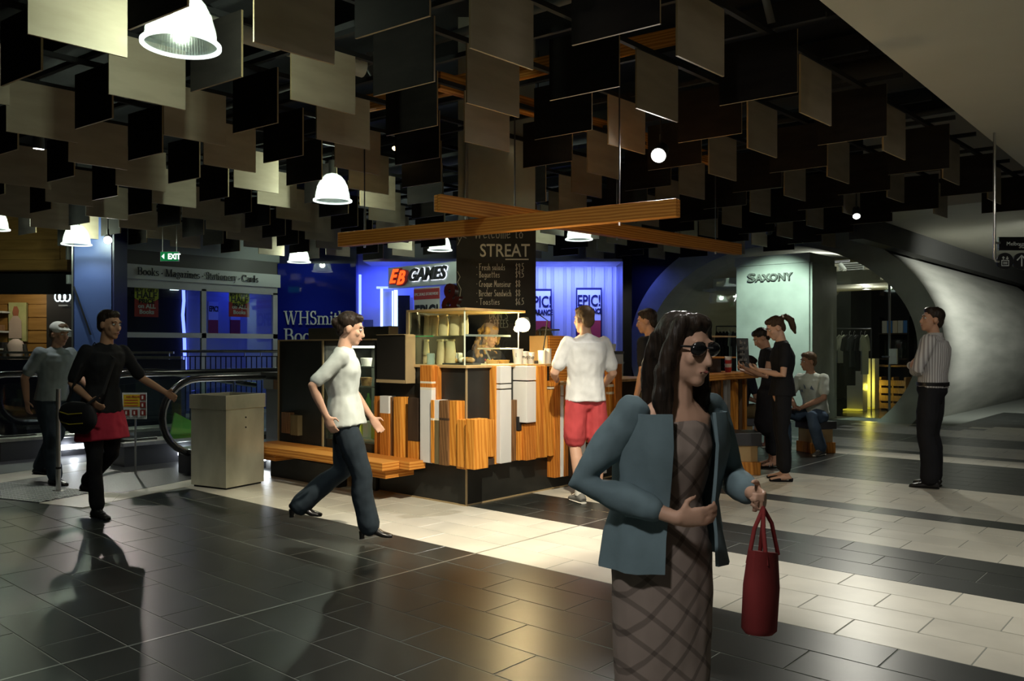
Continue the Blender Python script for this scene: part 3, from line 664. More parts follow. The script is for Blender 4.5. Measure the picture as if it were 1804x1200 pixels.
for (y0, y1) in ((6.7, 8.52), (8.62, 10.18)):
    for (z0, z1) in ((.08, 1.6), (1.7, 2.56)):
        B(win.location).box((XF+.02, y0, z0), (XF+.03, y1, z1)).build('pane', 'glass_shop', win)
def half_price(x0, x1, m1, m2, ink1, lab):
    a, c = aX(x0, 558, XF-.1), aX(x1, 500, XF-.1)
    t = thing('sale_banner', lab, 'banner', (XF-.1, a.y, a.z)); zt = 2.58; zm = (a.z+zt)/2+.05; w = c.y-a.y
    B(t.location).box((XF-.012, a.y, a.z), (XF-.002, c.y, zm)).build('lower_field', m2, t)
    pts = [(0, zt), (0, zm+.02)]+[(w*k/8, zm+.02-.09*math.sin(PI*k/8)) for k in range(1, 8)]+[(w, zm+.02), (w, zt)]
    B(t.location).prism(pts, (XF-.006, a.y, 0), (0, 1, 0), UP, .008).build('upper_field', m1, t)
    yc = (a.y+c.y)/2
    for (s, sz, zz, m) in (('BUY 1 GET 1', .08, zt-.09, ink1), ('HALF', .17, zt-.215, ink1), ('PRICE', .12, zt-.315, ink1), ('on ALL', .115, a.z+.17, 'paper'), ('Books', .115, a.z+.06, 'paper')):
        text(s, sz, m, t, Vector((XF+.004, yc, zz)), (0, 1, 0), align='CENTER', off=.004)
half_price(233, 275, 'yellow', 'sign_red', 'ink', 'half price banner in the bookshop window before the black wall')
half_price(399, 435, 'yellow', 'sign_red', 'ink', 'half price banner in the bookshop window before the blue lit wall')
# bookshop interior: dark with a blue lit back
struct(B().box((-17.8, 6.95, 0), (-17.6, 9.05, 3.3)).build('wall_bookshop_back', 'black'), 'black backing wall behind the left bookshop glazing')
struct(B().box((-17.8, 9.05, 0), (-17.6, 12.5, 3.3)).build('wall_bookshop_blue', mat('bs_back', (.40, .41, .45), .5)), 'blue lit backing wall behind the right bookshop glazing')
bl = thing('neon_tube', 'curved blue neon tube glowing inside the bookshop', 'neon light', aX(325, 640, XF-1.55))
pts = [aX(x, y, XF-1.57) for x, y in ((323, 502), (324, 530), (322, 555), (324, 580), (325, 600), (326, 655))]
B(bl.location).loft(pts, [.035]*6, 8, (0, 1, 0)).build('tube', 'e_blue', bl, smooth=True)
o = B().box((XF-1.61, aX(300, 515, XF-1.58).y, aX(300, 511, XF-1.58).z), (XF-1.55, aX(314, 505, XF-1.58).y, aX(314, 503, XF-1.58).z)).build('light_box', 'e_logo'); tag(o, 'small white light box on the bookshop backing wall', 'light box')
lamp('AREA', 'bookshop_blue', (-17.25, 10.2, 2.9), 9, (.03, .06, 1), aim=(-17.6, 10.3, 1.6), sx=.2, sy=1.6)
# posters built in place of reflections of the games shop posters
for (x0, x1, lab) in ((368, 384, 'sale poster built for a reflection beside the mullion'), (406, 423, 'sale poster built for a reflection below a half price banner')):
    a, c = aX(x0, 590, XF-1.58), aX(x1, 532, XF-1.58); t = thing('sale_poster', lab, 'poster', (XF-1.58, a.y, a.z)); zm = a.z+(c.z-a.z)*.45
    B(t.location).box((XF-1.60, a.y, zm), (XF-1.57, c.y, c.z)).build('white_field', 'paper', t); B(t.location).box((XF-1.60, a.y, a.z), (XF-1.57, c.y, zm)).build('red_field', 'sign_red', t)
    text('EPIC!', .17, 'ink', t, Vector((XF-1.565, (a.y+c.y)/2, c.z-.22)), (0, 1, 0), align='CENTER', xs=.6, off=.006)
# exit sign
ex = thing('exit_sign', 'green lit EXIT sign hanging under the ceiling boards', 'exit sign', W(299, 452, 14.2))
R3 = basis(RT, UP)
b = B(); b.box((-.15, -.075, -.02), (.15, .075, .02), 0, R3); b.build('box', 'e_green', ex)
B().box((-.158, -.083, -.018), (.158, .083, .012), 0, R3).build('frame', 'sign_white', ex)
text('EXIT', .13, 'e_signwhite', ex, W(296.5, 452, 14.2)-UP*.045-FW*.022, RT, depth=.003, xs=.8, off=.004, align='LEFT')
B().prism([(-.13, 0), (-.085, .045), (-.085, -.045)], -FW*.022, RT, UP, .004).build('arrow', 'e_signwhite', ex)
for sx in (-.12, .12): B().cyl(RT*sx+UP*.07, RT*sx+UP*.9, .006, 8).build('hanging_rod', 'steel', ex)
# blue pillar
bp = thing('blue_pillar', 'flat blue shop pillar with a thin dark slanted strip', 'pillar', W(162, 700, 14.6)*Vector((1, 1, 0)))
dwall(126, 201, 0, 3.9, 14.6, .5, bp.location).build('body', 'navy', bp)
dwall(131, 196, .0, 3.75, 14.58, .03, bp.location).build('panel', 'blue_pillar', bp)
dwall(126, 128.5, 0, 3.9, 14.56, .02, bp.location).build('edge_trim', 'steel', bp)
B(bp.location).bar(W(130, 505, 14.52), W(160, 590, 14.52), .03, .02).build('slanted_strip', 'ink', bp)  # thin dark slanted strip across the pillar front
# timber clad clothing shop at far left
wc = struct(dwall(-330, 118, 2.95, 5.2, 16.6, .3).build('wall_timber', 'wood_clad'), 'honey timber boarded fascia of the far left shop')
zz = 2.95
for k in range(6): dwall(-330, 105 if k else 118, zz+.012, zz+.19, 16.57, .05).build('plank', 'wood_clad', wc); zz += .2
struct(dwall(-330, 126, 2.5, 2.95, 16.9, .2).build('wall_fascia_dark', 'black'))
iw = struct(dwall(-330, 84, 0, 3.4, 19.4, .2).build('wall_timber_inner', 'wood_clad'), 'timber boarded back wall of the far left shop')
for k in range(9): dwall(-60, 82, .02+k*.3, .29+k*.3, 19.36, .05).build('plank', 'wood_clad', iw)
struct(dwall(82, 126, 0, 3.4, 18.6, .2).build('wall_shop_divider', 'black'))
for (x, y, d, lab) in ((39, 496, 17.6, 'small white pendant lamp in the far left shop'), (29, 510, 18.4, 'second smaller white pendant lamp deeper in far left shop')):
    t = thing('pendant_lamp', lab, 'pendant lamp', W(x, y, d))
    B().lathe([(.02, .08), (.03, .05), (.06, .0), (.06, -.01)], n=16).build('shade', 'sign_white', t); B().lathe([(.001, -.012), (.057, -.012), (.045, -.03), (.001, -.04)], n=16).build('bulb', 'e_white', t); B().cyl((0, 0, .07), (0, 0, .55), .005, 6).build('cable', 'black', t); lamp('POINT', 'pendant_light', t.location-UP*.09, 14, (1, .86, .6), .04)
t = thing('fashion_poster', 'tall poster print on the far left shop wall', 'poster', W(28, 600, 19.2))
dwall(15, 46, 1.55, 2.45, 19.25, .06, t.location).build('print', mat('poster_print', (.30, .33, .14), .6, col2=(.46, .47, .22), scale=2.5), t)
# simple printed figure on it
fb = B(t.location)
for q in ([(-.05, .62), (.05, .62), (.07, .74), (.03, .84), (-.04, .84), (-.07, .72)],): fb.prism(q, W(28, 613, 19.22)+UP*.12, RT, UP, .012)
fb.build('printed_head', mat('print_skin', (.28, .10, .05), .7), t)
B(t.location).prism([(-.16, .1), (.14, .1), (.13, .5), (.05, .62), (-.06, .62), (-.15, .48)], W(28, 613, 19.22)+UP*.12, RT, UP, .012).build('printed_shirt', mat('print_shirt', (.45, .36, .30), .7), t)
mn = thing('shop_mannequin', 'pale shirted torso display in the far left shop', 'mannequin', D(28, 1.0, 18.7))
B().loft([(0, 0, 0), (0, 0, .2), (0, 0, .45), (0, 0, .55), (0, 0, .6)], [(.15, .1), (.14, .1), (.2, .12), (.14, .08), (.05, .05)], 14, RT).build('torso', mat('mannequin_shirt', (.5, .42, .38), .8), mn, smooth=True)
B().loft([RT*-.18+UP*.48, RT*-.26+UP*.25, RT*-.2+UP*.02], [.05, .045, .04], 10, RT).build('arm', 'charcoal', mn, smooth=True); B().loft([RT*.18+UP*.48, RT*.24+UP*.25, RT*.2+UP*.02], [.05, .045, .04], 10, RT).build('arm', 'charcoal', mn, smooth=True)
B().cyl((0, 0, -1.0), (0, 0, .02), .02).build('stand', 'steel_dark', mn)
sf_ = thing('wall_shelf', 'lit white wall shelves in the far left shop', 'shelf', D(2, 0, 19.1))
for zz in (1.35, 1.75, 2.2): dwall(-40, 4, zz, zz+.04, 18.95, .4, sf_.location).build('board', 'sign_white', sf_)
for k in range(4):
    o = B().box((-.12, -.1, 0), (.12, .1, .14)).build('folded_clothes', ['charcoal', 'grey_mid', 'timber_brown', 'cloth_black'][k], None, D(-22+k*10, 1.39 if k % 2 else 1.79, 19.1), bevel=.02); tag(o, 'folded clothes stack on the far left wall shelves', 'clothes', 'folded clothes on wall shelves')
lg = thing('lit_logo', 'glowing white curly shop logo on black wall', 'sign', W(111, 523, 18.4))
for (x, rx) in ((-.12, .06), (-.02, .075), (.09, .07)):
    B().loft([RT*(x+rx*math.cos(a*PI/8))+UP*(.10*math.sin(a*PI/8)) for a in range(17)], [.013]*17, 6, FW).build('loop', 'e_logo', lg)
dwall(103, 119, 2.33, 2.36, 18.5, .02).build('underline', 'grey_mid', lg).location = -lg.location
# ================================================================ LAMPS IN THE CEILING
def dome_mat():
    m = bpy.data.materials.new('prismatic'); m.use_nodes = True; nt = m.node_tree; nt.nodes.clear(); L = nt.links; N = nt.nodes.new
    o = N('ShaderNodeOutputMaterial'); t = N('ShaderNodeBsdfTransparent'); t.inputs[0].default_value = (.93, .97, .95, 1); g = N('ShaderNodeBsdfGlossy'); g.inputs[1].default_value = .15; g.inputs[0].default_value = (.85, .92, .88, 1)
    d = N('ShaderNodeBsdfTranslucent'); d.inputs[0].default_value = (.8, .9, .86, 1); a1 = N('ShaderNodeMixShader'); a1.inputs[0].default_value = .6; a2 = N('ShaderNodeMixShader')
    tc = N('ShaderNodeTexCoord'); gr = N('ShaderNodeTexGradient'); gr.gradient_type = 'RADIAL'; w = N('ShaderNodeMath'); w.operation = 'MULTIPLY'; w.inputs[1].default_value = 2*PI*70
    sn = N('ShaderNodeMath'); sn.operation = 'SINE'; mr = N('ShaderNodeMapRange'); mr.inputs[1].default_value = -1; mr.inputs[3].default_value = .08; mr.inputs[4].default_value = .26
    L.new(tc.outputs['Object'], gr.inputs[0]); L.new(gr.outputs['Fac'], w.inputs[0]); L.new(w.outputs[0], sn.inputs[0]); L.new(sn.outputs[0], mr.inputs[0])
    L.new(g.outputs[0], a1.inputs[1]); L.new(d.outputs[0], a1.inputs[2]); L.new(mr.outputs[0], a2.inputs[0]); L.new(t.outputs[0], a2.inputs[1]); L.new(a1.outputs[0], a2.inputs[2]); L.new(a2.outputs[0], o.inputs[0])
    return m
M['prismatic'] = dome_mat()
def dome(x, y, d, label, power=60, col=(.90, 1, .80)):
    d = clear_depth(x, y, d, .25); p = W(x, y, d); t = thing('dome_lamp', label, 'pendant lamp', p); r = .225
    B().lathe([(.02, .34), (.06, .335), (.10, .31), (.145, .26), (.18, .19), (.205, .10), (.215, .0), (.209, .0), (.198, .10), (.172, .19), (.138, .253), (.095, .302), (.02, .328)], n=48).build('dome', 'prismatic', t, smooth=True)
    B().lathe([(.213, -.006), (.238, -.006), (.238, .012), (.213, .012), (.213, -.006)], n=48).build('rim', emi('rim_glow', (.9, 1, .95), 1.6), t)
    B().ell((0, 0, .24), (.055, .055, .075), 14).build('bulb', 'e_dome', t, smooth=True)
    B().cyl((0, 0, .32), (0, 0, .5), .05).build('cap', 'charcoal', t, smooth=True)
    B().cyl((0, 0, .5), (0, 0, 5.2-p.z), .008, 8).build('cable', 'black', t)
    lamp('POINT', 'dome_light', p+UP*.15, power, col, .06)
dome(319, 80, 5.15, 'prismatic glass dome lamp under the nearest pale boards', 48)
dome(586, 354, 10.6, 'prismatic dome lamp left of the timber cross beams', 70)
dome(135, 431, 14.0, 'prismatic dome lamp above the blue pillar', 60)
dome(527, 462, 17.2, 'prismatic dome lamp above the blue glass bookshop wall', 25)
dome(775, 441, 16.0, 'prismatic dome lamp above the games sign', 30)
dome(1020, 422, 14.5, 'prismatic dome lamp above the blue panelled wall', 25)
dome(-12, 404, 13.0, 'prismatic dome lamp before the timber clad shop', 45)
def spot(x, y, d, aim, label, power, col=(1, .97, .88), cone=70, face='e_white', r=.055):
    d = clear_depth(x, y, d, .12); p = W(x, y, d); t = thing('spotlight', label, 'spotlight', p); dr = (Vector(aim)-p).normalized()
    b = B(); b.loft([dr*0, dr*-.04, dr*-.17, dr*-.2], [r, r, r*.85, r*.4], 16, (.31, .2, 1)); b.build('can', 'charcoal', t, smooth=True)
    B().loft([dr*.001, dr*.004], [r*.88, r*.88], 16, (.31, .2, 1)).build('lens_offscreen' if outside(p) else 'lens', face, t)
    B().bar(dr*-.1, dr*-.1+UP*.16, .015, .03).build('bracket', 'charcoal', t); B().cyl(dr*-.1+UP*.16, dr*-.1+UP*(5.2-p.z+.05), .008, 8).build('stem', 'black', t)
    if power: lamp('SPOT', 'spot_beam', p+dr*.03, power, col, .05, aim=aim, cone=cone, blend=.6)
spot(1160, 274, 7.8, (-3.1, 3.3, .8), 'dazzling white spotlight beside the timber beams', 330, (1, .96, .9), 95, 'e_spot', .075)
spot(1509, 381, 11.9, (-3.0, 9.2, .0), 'tilted spotlight under black boards before the tube', 160, (1, .97, .85), 80)
spot(190, 423, 13.8, (-6.5, 2.5, .0), 'round bright spotlight facing out near the blue pillar', 120, (1, .9, .82), 70, 'e_spot', .07)
spot(68, 262, 8.3, W(60, 800, 8.6), 'white spotlight among the pale boards at the escalators', 70, (1, 1, .95), 80)
spot(900, 245, 9.6, (-5.4, 6.4, 1.2), 'small warm spotlight above the chalkboard column', 70, (1, .85, .55), 70, 'e_warm', .045)
spot(697, 262, 9.8, (-7.0, 4.4, 0), 'small warm spotlight left of the chalkboard column', 90, (1, .86, .62), 75, 'e_warm', .045)
spot(955, 266, 10.6, (-4.5, 8.4, 1.0), 'dim warm spotlight behind the black boards', 60, (1, .85, .6), 70, 'e_warm', .04)
spot(742, 384, 13.5, (-9, 8, 0), 'small spotlight peeping under the left timber beam end', 30, (1, 1, .95), 70)
spot(1355, 411, 14.6, (-6.9, 15.5, 1.8), 'green white spotlight washing the concrete sign wall', 330, (.72, 1, .86), 75)
lamp('SPOT', 'tube_wash', (-1.0, 16.0, 3.5), 900, (.97, 1, .92), .1, aim=(-4.2, 19.6, 1.9), cone=85, blend=.8)
lamp('SPOT', 'floor_wash_right', (.6, 5.6, 3.55), 230, (1, .96, .86), .1, aim=(-1.5, 7.2, 0), cone=110, blend=.9)
lamp('SPOT', 'floor_wash_front', (-1.5, 2.2, 3.55), 60, (1, .97, .9), .15, aim=(-2.2, 3.6, 0), cone=110, blend=.9)
spot(1000, -60, 4.6, (-4.9, 4.95, .2), 'spotlight aimed at the kiosk corner from above', 760, (1, .90, .70), 58)
lamp('SPOT', 'walkway_wash', (-.7, -.6, 3.55), 240, (1, .97, .92), .15, aim=(-1.2, 2.2, .6), cone=120, blend=.9)
# recessed downlights in the soffit that those washes come from
for (x, y, lab) in ((-1.0, 16.0, 'recessed soffit downlight beside the concrete tube'), (.6, 5.6, 'recessed soffit downlight over the pale floor bands'), (-1.5, 2.2, 'recessed soffit downlight at the walkway start'), (-.7, -.6, 'recessed soffit downlight behind the camera position')):
    if x > -2.02 or y > 14.1:
        t = thing('recessed_downlight', lab, 'ceiling light', (x, y, 3.6)); B().lathe([(.07, -.004), (.09, -.004), (.09, .0)], n=20).build('rim', 'sign_white', t); B().lathe([(.001, -.002), (.07, -.002)], n=20).build('lens_offscreen', 'e_white', t)
# ================================================================ TIMBER BEAMS
def beam(label, a, e, z, w=.06, h=.15, rods=()):
    a, e = Vector((*a, z)), Vector((*e, z)); mid = (a+e)/2; ln = (e-a).length; rz = math.atan2(e.y-a.y, e.x-a.x)
    t = thing('timber_beam', label, 'beam', (mid.x, mid.y, z), rz)
    for k, (s0, s1) in enumerate(((-w*.5, -.002), (.002, w*.5))): B().box((-ln/2, s0*1.6, 0), (ln/2, s1*1.6, h)).build('board', 'timber_beam', t, bevel=.004)
    for s, ztop in rods:
        B().cyl((s*ln/2, 0, h), (s*ln/2, 0, ztop-z), .007, 8).build('hanging_rod', 'steel_dark', t); B().cyl((s*ln/2, 0, -.03), (s*ln/2, 0, 0), .012, 8).build('bolt', 'steel', t)
    return t
beam('long orange timber beam hanging lowest over the kiosk', (-7.39, 5.56), (-3.57, 6.16), 2.50, rods=((-.82, 3.92), (.72, 3.92)))
beam('orange timber beam resting across the lowest one over the kiosk', (-5.54, 5.25), (-5.13, 10.45), 2.652, rods=((-.62, 3.77), (.0, 3.77), (.78, 3.77)))
beam('upper orange timber beam above boards parallel to the lowest one', (-7.39, 5.56), (-3.57, 6.16), 3.92, h=.16)
beam('upper orange timber beam above boards crossing over the kiosk', (-5.54, 5.25), (-5.13, 10.45), 3.765, h=.155)
# ================================================================ COLUMN WITH CHALK MENU
cl = thing('chalkboard_column', 'square concrete column with a black chalk menu board', 'column', W(875, 613, 9.95)*Vector((1, 1, 0)))
dwall(807, 943, 0, 5.2, 9.55, .8, cl.location).build('shaft', 'concrete_wall', cl)
dwall(804, 944, .0, 2.83, 9.45, .1, cl.location).build('chalkboard', 'slate', cl)
B(cl.location).box((-.02, -.01, 0), (.02, .01, 1)).build('pipe_bracket', 'grey_mid', cl).location = -cl.location+W(822, 320, 9.52)
B(cl.location).cyl(W(822, 400, 9.5), W(822, 240, 9.5), .02, 10).build('conduit', 'grey_mid', cl)
dc = 9.44
# simple one-stroke handwriting
HW = {'a': [[(.42, .5), (.2, .56), (.06, .3), (.16, .04), (.36, .1), (.44, .5), (.44, .1), (.54, .02)]], 'b': [[(.1, 1), (.1, .05), (.3, .02), (.44, .28), (.3, .54), (.1, .4)]], 'c': [[(.42, .48), (.22, .56), (.06, .3), (.18, .03), (.44, .1)]],
 'd': [[(.42, .5), (.2, .56), (.06, .3), (.16, .04), (.4, .12)], [(.44, 1), (.44, .1), (.54, .02)]], 'e': [[(.08, .28), (.42, .36), (.36, .54), (.16, .54), (.06, .28), (.18, .03), (.46, .1)]], 'f': [[(.4, .95), (.26, 1), (.2, .8), (.2, 0)], [(.04, .55), (.38, .55)]],
 'g': [[(.42, .5), (.2, .56), (.06, .3), (.18, .06), (.4, .16), (.44, .5), (.42, -.2), (.24, -.34), (.06, -.2)]], 'h': [[(.1, 1), (.1, 0)], [(.1, .38), (.26, .55), (.42, .45), (.44, 0)]], 'i': [[(.12, .55), (.12, .08), (.2, 0)], [(.12, .75), (.13, .78)]],
 'k': [[(.1, 1), (.1, 0)], [(.42, .55), (.1, .25), (.44, 0)]], 'l': [[(.12, 1), (.12, .06), (.22, 0)]], 'm': [[(.08, .55), (.08, 0)], [(.08, .4), (.2, .55), (.3, .45), (.3, 0)], [(.3, .4), (.42, .55), (.54, .45), (.54, 0)]], 'n': [[(.08, .55), (.08, 0)], [(.08, .38), (.26, .56), (.42, .44), (.42, 0)]],
 'o': [[(.26, .56), (.06, .34), (.14, .04), (.36, .04), (.46, .32), (.26, .56)]], 'p': [[(.1, .55), (.1, -.35)], [(.1, .42), (.3, .56), (.44, .3), (.3, .02), (.1, .1)]], 'q': [[(.42, .5), (.2, .56), (.06, .3), (.18, .04), (.42, .14)], [(.44, .55), (.44, -.35)]],
 'r': [[(.1, .55), (.1, 0)], [(.1, .35), (.24, .54), (.4, .5)]], 's': [[(.4, .5), (.18, .55), (.1, .4), (.38, .2), (.3, .02), (.06, .06)]], 't': [[(.2, .9), (.2, .06), (.36, .04)], [(.04, .6), (.38, .62)]], 'u': [[(.08, .55), (.1, .08), (.28, .02), (.42, .2), (.44, .55), (.44, 0)]],
 'w': [[(.04, .55), (.16, .02), (.3, .42), (.42, .02), (.56, .55)]], 'y': [[(.06, .55), (.26, .06)], [(.46, .55), (.1, -.35)]], 'z': [[(.06, .55), (.42, .55), (.06, 0), (.46, .02)]], 'v': [[(.06, .55), (.24, 0), (.44, .55)]],
 'W': [[(.0, 1), (.2, 0), (.42, .7), (.6, 0), (.86, 1.05)]], 'F': [[(.16, 1), (.1, 0)], [(.0, .98), (.6, 1.02)], [(.12, .55), (.42, .58)]], 'B': [[(.1, 1), (.1, 0)], [(.02, .98), (.4, .9), (.36, .6), (.12, .52), (.46, .36), (.4, .06), (.04, .0)]], 'C': [[(.5, .86), (.3, 1), (.06, .6), (.14, .1), (.5, .1)]],
 'M': [[(.02, 0), (.14, 1), (.34, .3), (.56, 1), (.62, 0)]], 'R': [[(.1, 0), (.1, 1), (.44, .9), (.4, .6), (.12, .5), (.5, 0)]], 'T': [[(.0, .98), (.6, 1.0)], [(.3, .98), (.28, 0)]], 'S': [[(.48, .9), (.2, 1), (.08, .75), (.44, .35), (.36, .04), (.04, .08)]],
 'E': [[(.5, 1), (.06, 1), (.06, 0), (.5, 0)], [(.06, .52), (.4, .52)]], 'H': [[(.06, 1), (.06, 0)], [(.5, 1), (.5, 0)], [(.06, .5), (.5, .5)]], 'N': [[(.06, 0), (.06, 1), (.5, 0), (.5, 1)]], 'I': [[(.1, 1), (.1, 0)]], 'D': [[(.06, 0), (.06, 1), (.44, .7), (.44, .3), (.06, 0)]], 'A': [[(0, 0), (.26, 1), (.52, 0)], [(.1, .36), (.42, .36)]],
 '$': [[(.44, .82), (.2, .9), (.1, .68), (.42, .34), (.34, .1), (.06, .14)], [(.26, 1.05), (.24, -.08)]], '9': [[(.42, .6), (.2, .55), (.1, .8), (.28, 1), (.44, .8), (.38, 0)]], '5': [[(.44, 1), (.14, 1), (.1, .58), (.36, .58), (.44, .2), (.06, .02)]], '8': [[(.26, .52), (.06, .76), (.26, 1), (.44, .76), (.08, .22), (.26, 0), (.46, .24), (.26, .52)]],
 '6': [[(.4, 1), (.14, .6), (.08, .2), (.26, 0), (.44, .2), (.3, .46), (.1, .3)]], '0': [[(.26, 1), (.06, .6), (.14, .06), (.38, .06), (.46, .6), (.26, 1)]], '4': [[(.34, 0), (.34, 1), (.04, .34), (.5, .34)]], '.': [[(.08, .02), (.12, .04)]], '-': [[(.1, .45), (.2, .47)]]}
def hand(s, h, m, parent, o, ux, uy, w=.009, track=.62, slope=0., fit=None):
    ln = []; x = 0
    for ch in s:
        if ch in HW:
            for st in HW[ch]: ln.append([((x+p[0])*h*.9, p[1]*h+slope*(x*h)) for p in st]); 
            x += max(p[0] for st in HW[ch] for p in st)+.14
        else: x += .4
    if fit: k = fit/(x*h*.9); ln = [[(p[0]*k, p[1]) for p in l] for l in ln]
    return strokes(ln, m, parent, o, ux, uy, w)
hand('Welcome to', .13, 'chalk_dim', cl, W(836, 420, dc), RT, UP, .009, fit=.56)
text('STREAT', .205, 'chalk', cl, W(845, 452, dc), RT, depth=.003, off=.002, fit=.565)
strokes([[(0, 0), (.255, 0)]], 'chalk', cl, W(891, 457, dc), RT, UP, .014)
for (y, s, pr) in ((476, 'Fresh salads', '$9.5'), (489, 'Baguettes', '$9.5'), (505.5, 'Croque Monsieur', '$8'), (522, 'Bircher Sandwich', '$8'), (537, 'Toasties', '$6.5'), (562, 'DRINKS', ''), (577, 'COFFEES', '3.50')):
    if s[1].islower(): hand('- '+s, .072, 'chalk', cl, W(839, y, dc), RT, UP, .006, fit={12: .33, 9: .27, 15: .40, 16: .40, 8: .27}[len(s)])
    else: hand(s, .085, 'chalk_dim', cl, W(862, y, dc), RT, UP, .008, fit=.22)
    if pr: hand(pr, .075, 'chalk', cl, W(908, y, dc), RT, UP, .0065, fit=.1 if len(pr) > 2 else .06)
strokes([[(0, 0), (.05, .10), (.12, .16)], [(.05, .1), (.1, .08)], [(.02, .05), (-.0, .11)], [(.04, .3), (.06, .34), (.02, .38), (.05, .42)], [(-.0, -.3), (.03, -.36), (.0, -.42), (.04, -.5), (.02, -.62)]], 'chalk_dim', cl, W(806, 432, dc), RT, UP, .008)
# ================================================================ COFFEE KIOSK
KX, KY = -5.17, 5.25
ks = thing('coffee_kiosk', 'black coffee kiosk counter clad in upright timber offcuts', 'kiosk', (-6, 7, 0))
kp = lambda: B(ks.location)
kp().box((-6.36, KY, 0), (KX, 5.88, 1.22)).build('front_cabinet', 'kiosk_black', ks)
kp().box((-5.62, 5.88, 0), (KX, 6.42, 1.22)).build('side_cabinet', 'kiosk_black', ks)
kp().box((-5.62, 6.42, 0), (KX, 9.85, 1.03)).build('side_cabinet', 'kiosk_black', ks)
kp().box((KX-.004, KY-.006, 0), (KX+.010, KY+.008, 1.22)).build('edge_strip', 'ply_edge', ks)
kp().box((-6.36, KY-.012, 0), (KX, KY, .012)).build('edge_strip', 'ply_edge', ks); kp().box((KX, KY, 0), (KX+.012, 9.85, .012)).build('edge_strip', 'ply_edge', ks)
kp().box((-6.36, KY-.03, 1.22), (KX+.03, 6.0, 1.245)).build('counter_top', 'ply', ks, bevel=.003)
kp().box((-5.66, 6.0, 1.22), (KX+.06, 6.44, 1.245)).build('counter_top', 'ply', ks, bevel=.003)
kp().box((-5.66, 6.44, 1.03), (KX+.10, 8.42, 1.06)).build('counter_top', 'ply', ks, bevel=.003)
def tl(x0, x1, y0, y1, m, dep=.06, Y=KY):         # timber on the left face (plane Y)
    a, c = aY(x0, y1, Y-dep), aY(x1, y0, Y-dep)
    kp().box((a.x, Y-dep, max(a.z, .02)), (c.x, Y+.001, c.z)).build('timber_offcut', m, ks, bevel=.003)
def tr(x0, x1, y0, y1, m, dep=.06, X=KX):
    a, c = aX(x0, y1, X+dep), aX(x1, y0, X+dep)
    kp().box((X-.001, a.y, max(a.z, .02)), (X+dep, c.y, c.z)).build('timber_offcut', m, ks, bevel=.003)
zx, zy = (lambda v: 460+v*.35), (lambda v: 560+v*.35)
for (x0, x1, y0, y1, m, dp) in ((570, 597, 395, 690, 'timber_b', .05), (597, 642, 395, 480, 'white_paint', .09), (597, 642, 481, 695, 'timber_b', .09), (643, 665, 400, 705, 'timber_brown', .07), (667, 702, 400, 705, 'timber', .10),
    (738, 790, 405, 620, 'timber_dark', .08), (738, 790, 621, 720, 'timber', .08), (800, 858, 240, 320, 'timber_b', .10), (800, 858, 321, 330, 'cream', .10), (800, 858, 331, 350, 'timber_b', .10), (800, 858, 351, 362, 'cream', .10), (800, 858, 363, 725, 'white_paint', .10),
    (862, 888, 245, 414, 'timber_b', .05), (853, 868, 415, 505, 'timber', .12), (853, 868, 506, 516, 'cream', .12), (853, 868, 517, 730, 'timber', .12), (869, 895, 415, 505, 'white_paint', .11), (869, 895, 506, 516, 'cream', .11), (869, 895, 517, 735, 'timber_olive', .11),
    (896, 940, 418, 504, 'timber_brown', .12), (896, 940, 505, 516, 'timber_dark', .12), (896, 940, 517, 740, 'timber_brown', .12), (943, 985, 420, 742, 'timber', .10), (986, 1028, 515, 750, 'timber', .13), (1029, 1074, 513, 760, 'timber', .17)):
    tl(zx(x0), zx(x1), zy(y0), zy(y1), m, dp)
rx, ry = (lambda v: 700+v*.3), (lambda v: 540+v*.3)
kp().box((KX-.02, KY-.10, aX(839, 825, KX+.1).z), (KX+.10, KY+.06, aX(839, 741, KX+.1).z)).build('timber_offcut', 'timber', ks, bevel=.003)
for (x0, x1, y0, y1, m, dp) in ((468, 494, 664, 888, 'timber', .10), (495, 518, 664, 888, 'timber_b', .10), (519, 545, 664, 886, 'timber', .10), (546, 570, 664, 885, 'timber', .10), (468, 570, 890, 945, 'timber_dark', .09),
    (575, 600, 350, 928, 'timber', .07), (606, 670, 350, 452, 'white_paint', .12), (606, 670, 456, 484, 'white_paint', .12), (606, 670, 488, 924, 'white_paint', .12), (672, 706, 548, 910, 'timber_brown', .05), (712, 755, 644, 729, 'black', .08), (712, 755, 730, 906, 'timber', .08),
    (760, 815, 350, 435, 'white_paint', .17), (760, 815, 440, 684, 'white_paint', .17), (758, 815, 686, 906, 'timber_b', .14), (818, 838, 348, 892, 'timber', .10), (839, 860, 348, 890, 'timber_b', .10), (861, 880, 348, 888, 'timber', .10),
    (886, 898, 446, 880, 'timber_dark', .05), (900, 924, 442, 470, 'timber', .09), (900, 924, 473, 486, 'cream', .09), (900, 924, 488, 880, 'timber', .09), (926, 957, 436, 1008, 'timber_b', .10), (960, 977, 440, 525, 'white_paint', .09), (960, 977, 528, 1002, 'white_paint', .09), (980, 1005, 440, 1000, 'timber_b', .08), (1010, 1040, 445, 1000, 'timber_dark', .06), (1042, 1075, 445, 995, 'timber', .08)):
    tr(rx(x0), rx(x1), ry(y0), ry(y1), m, dp)
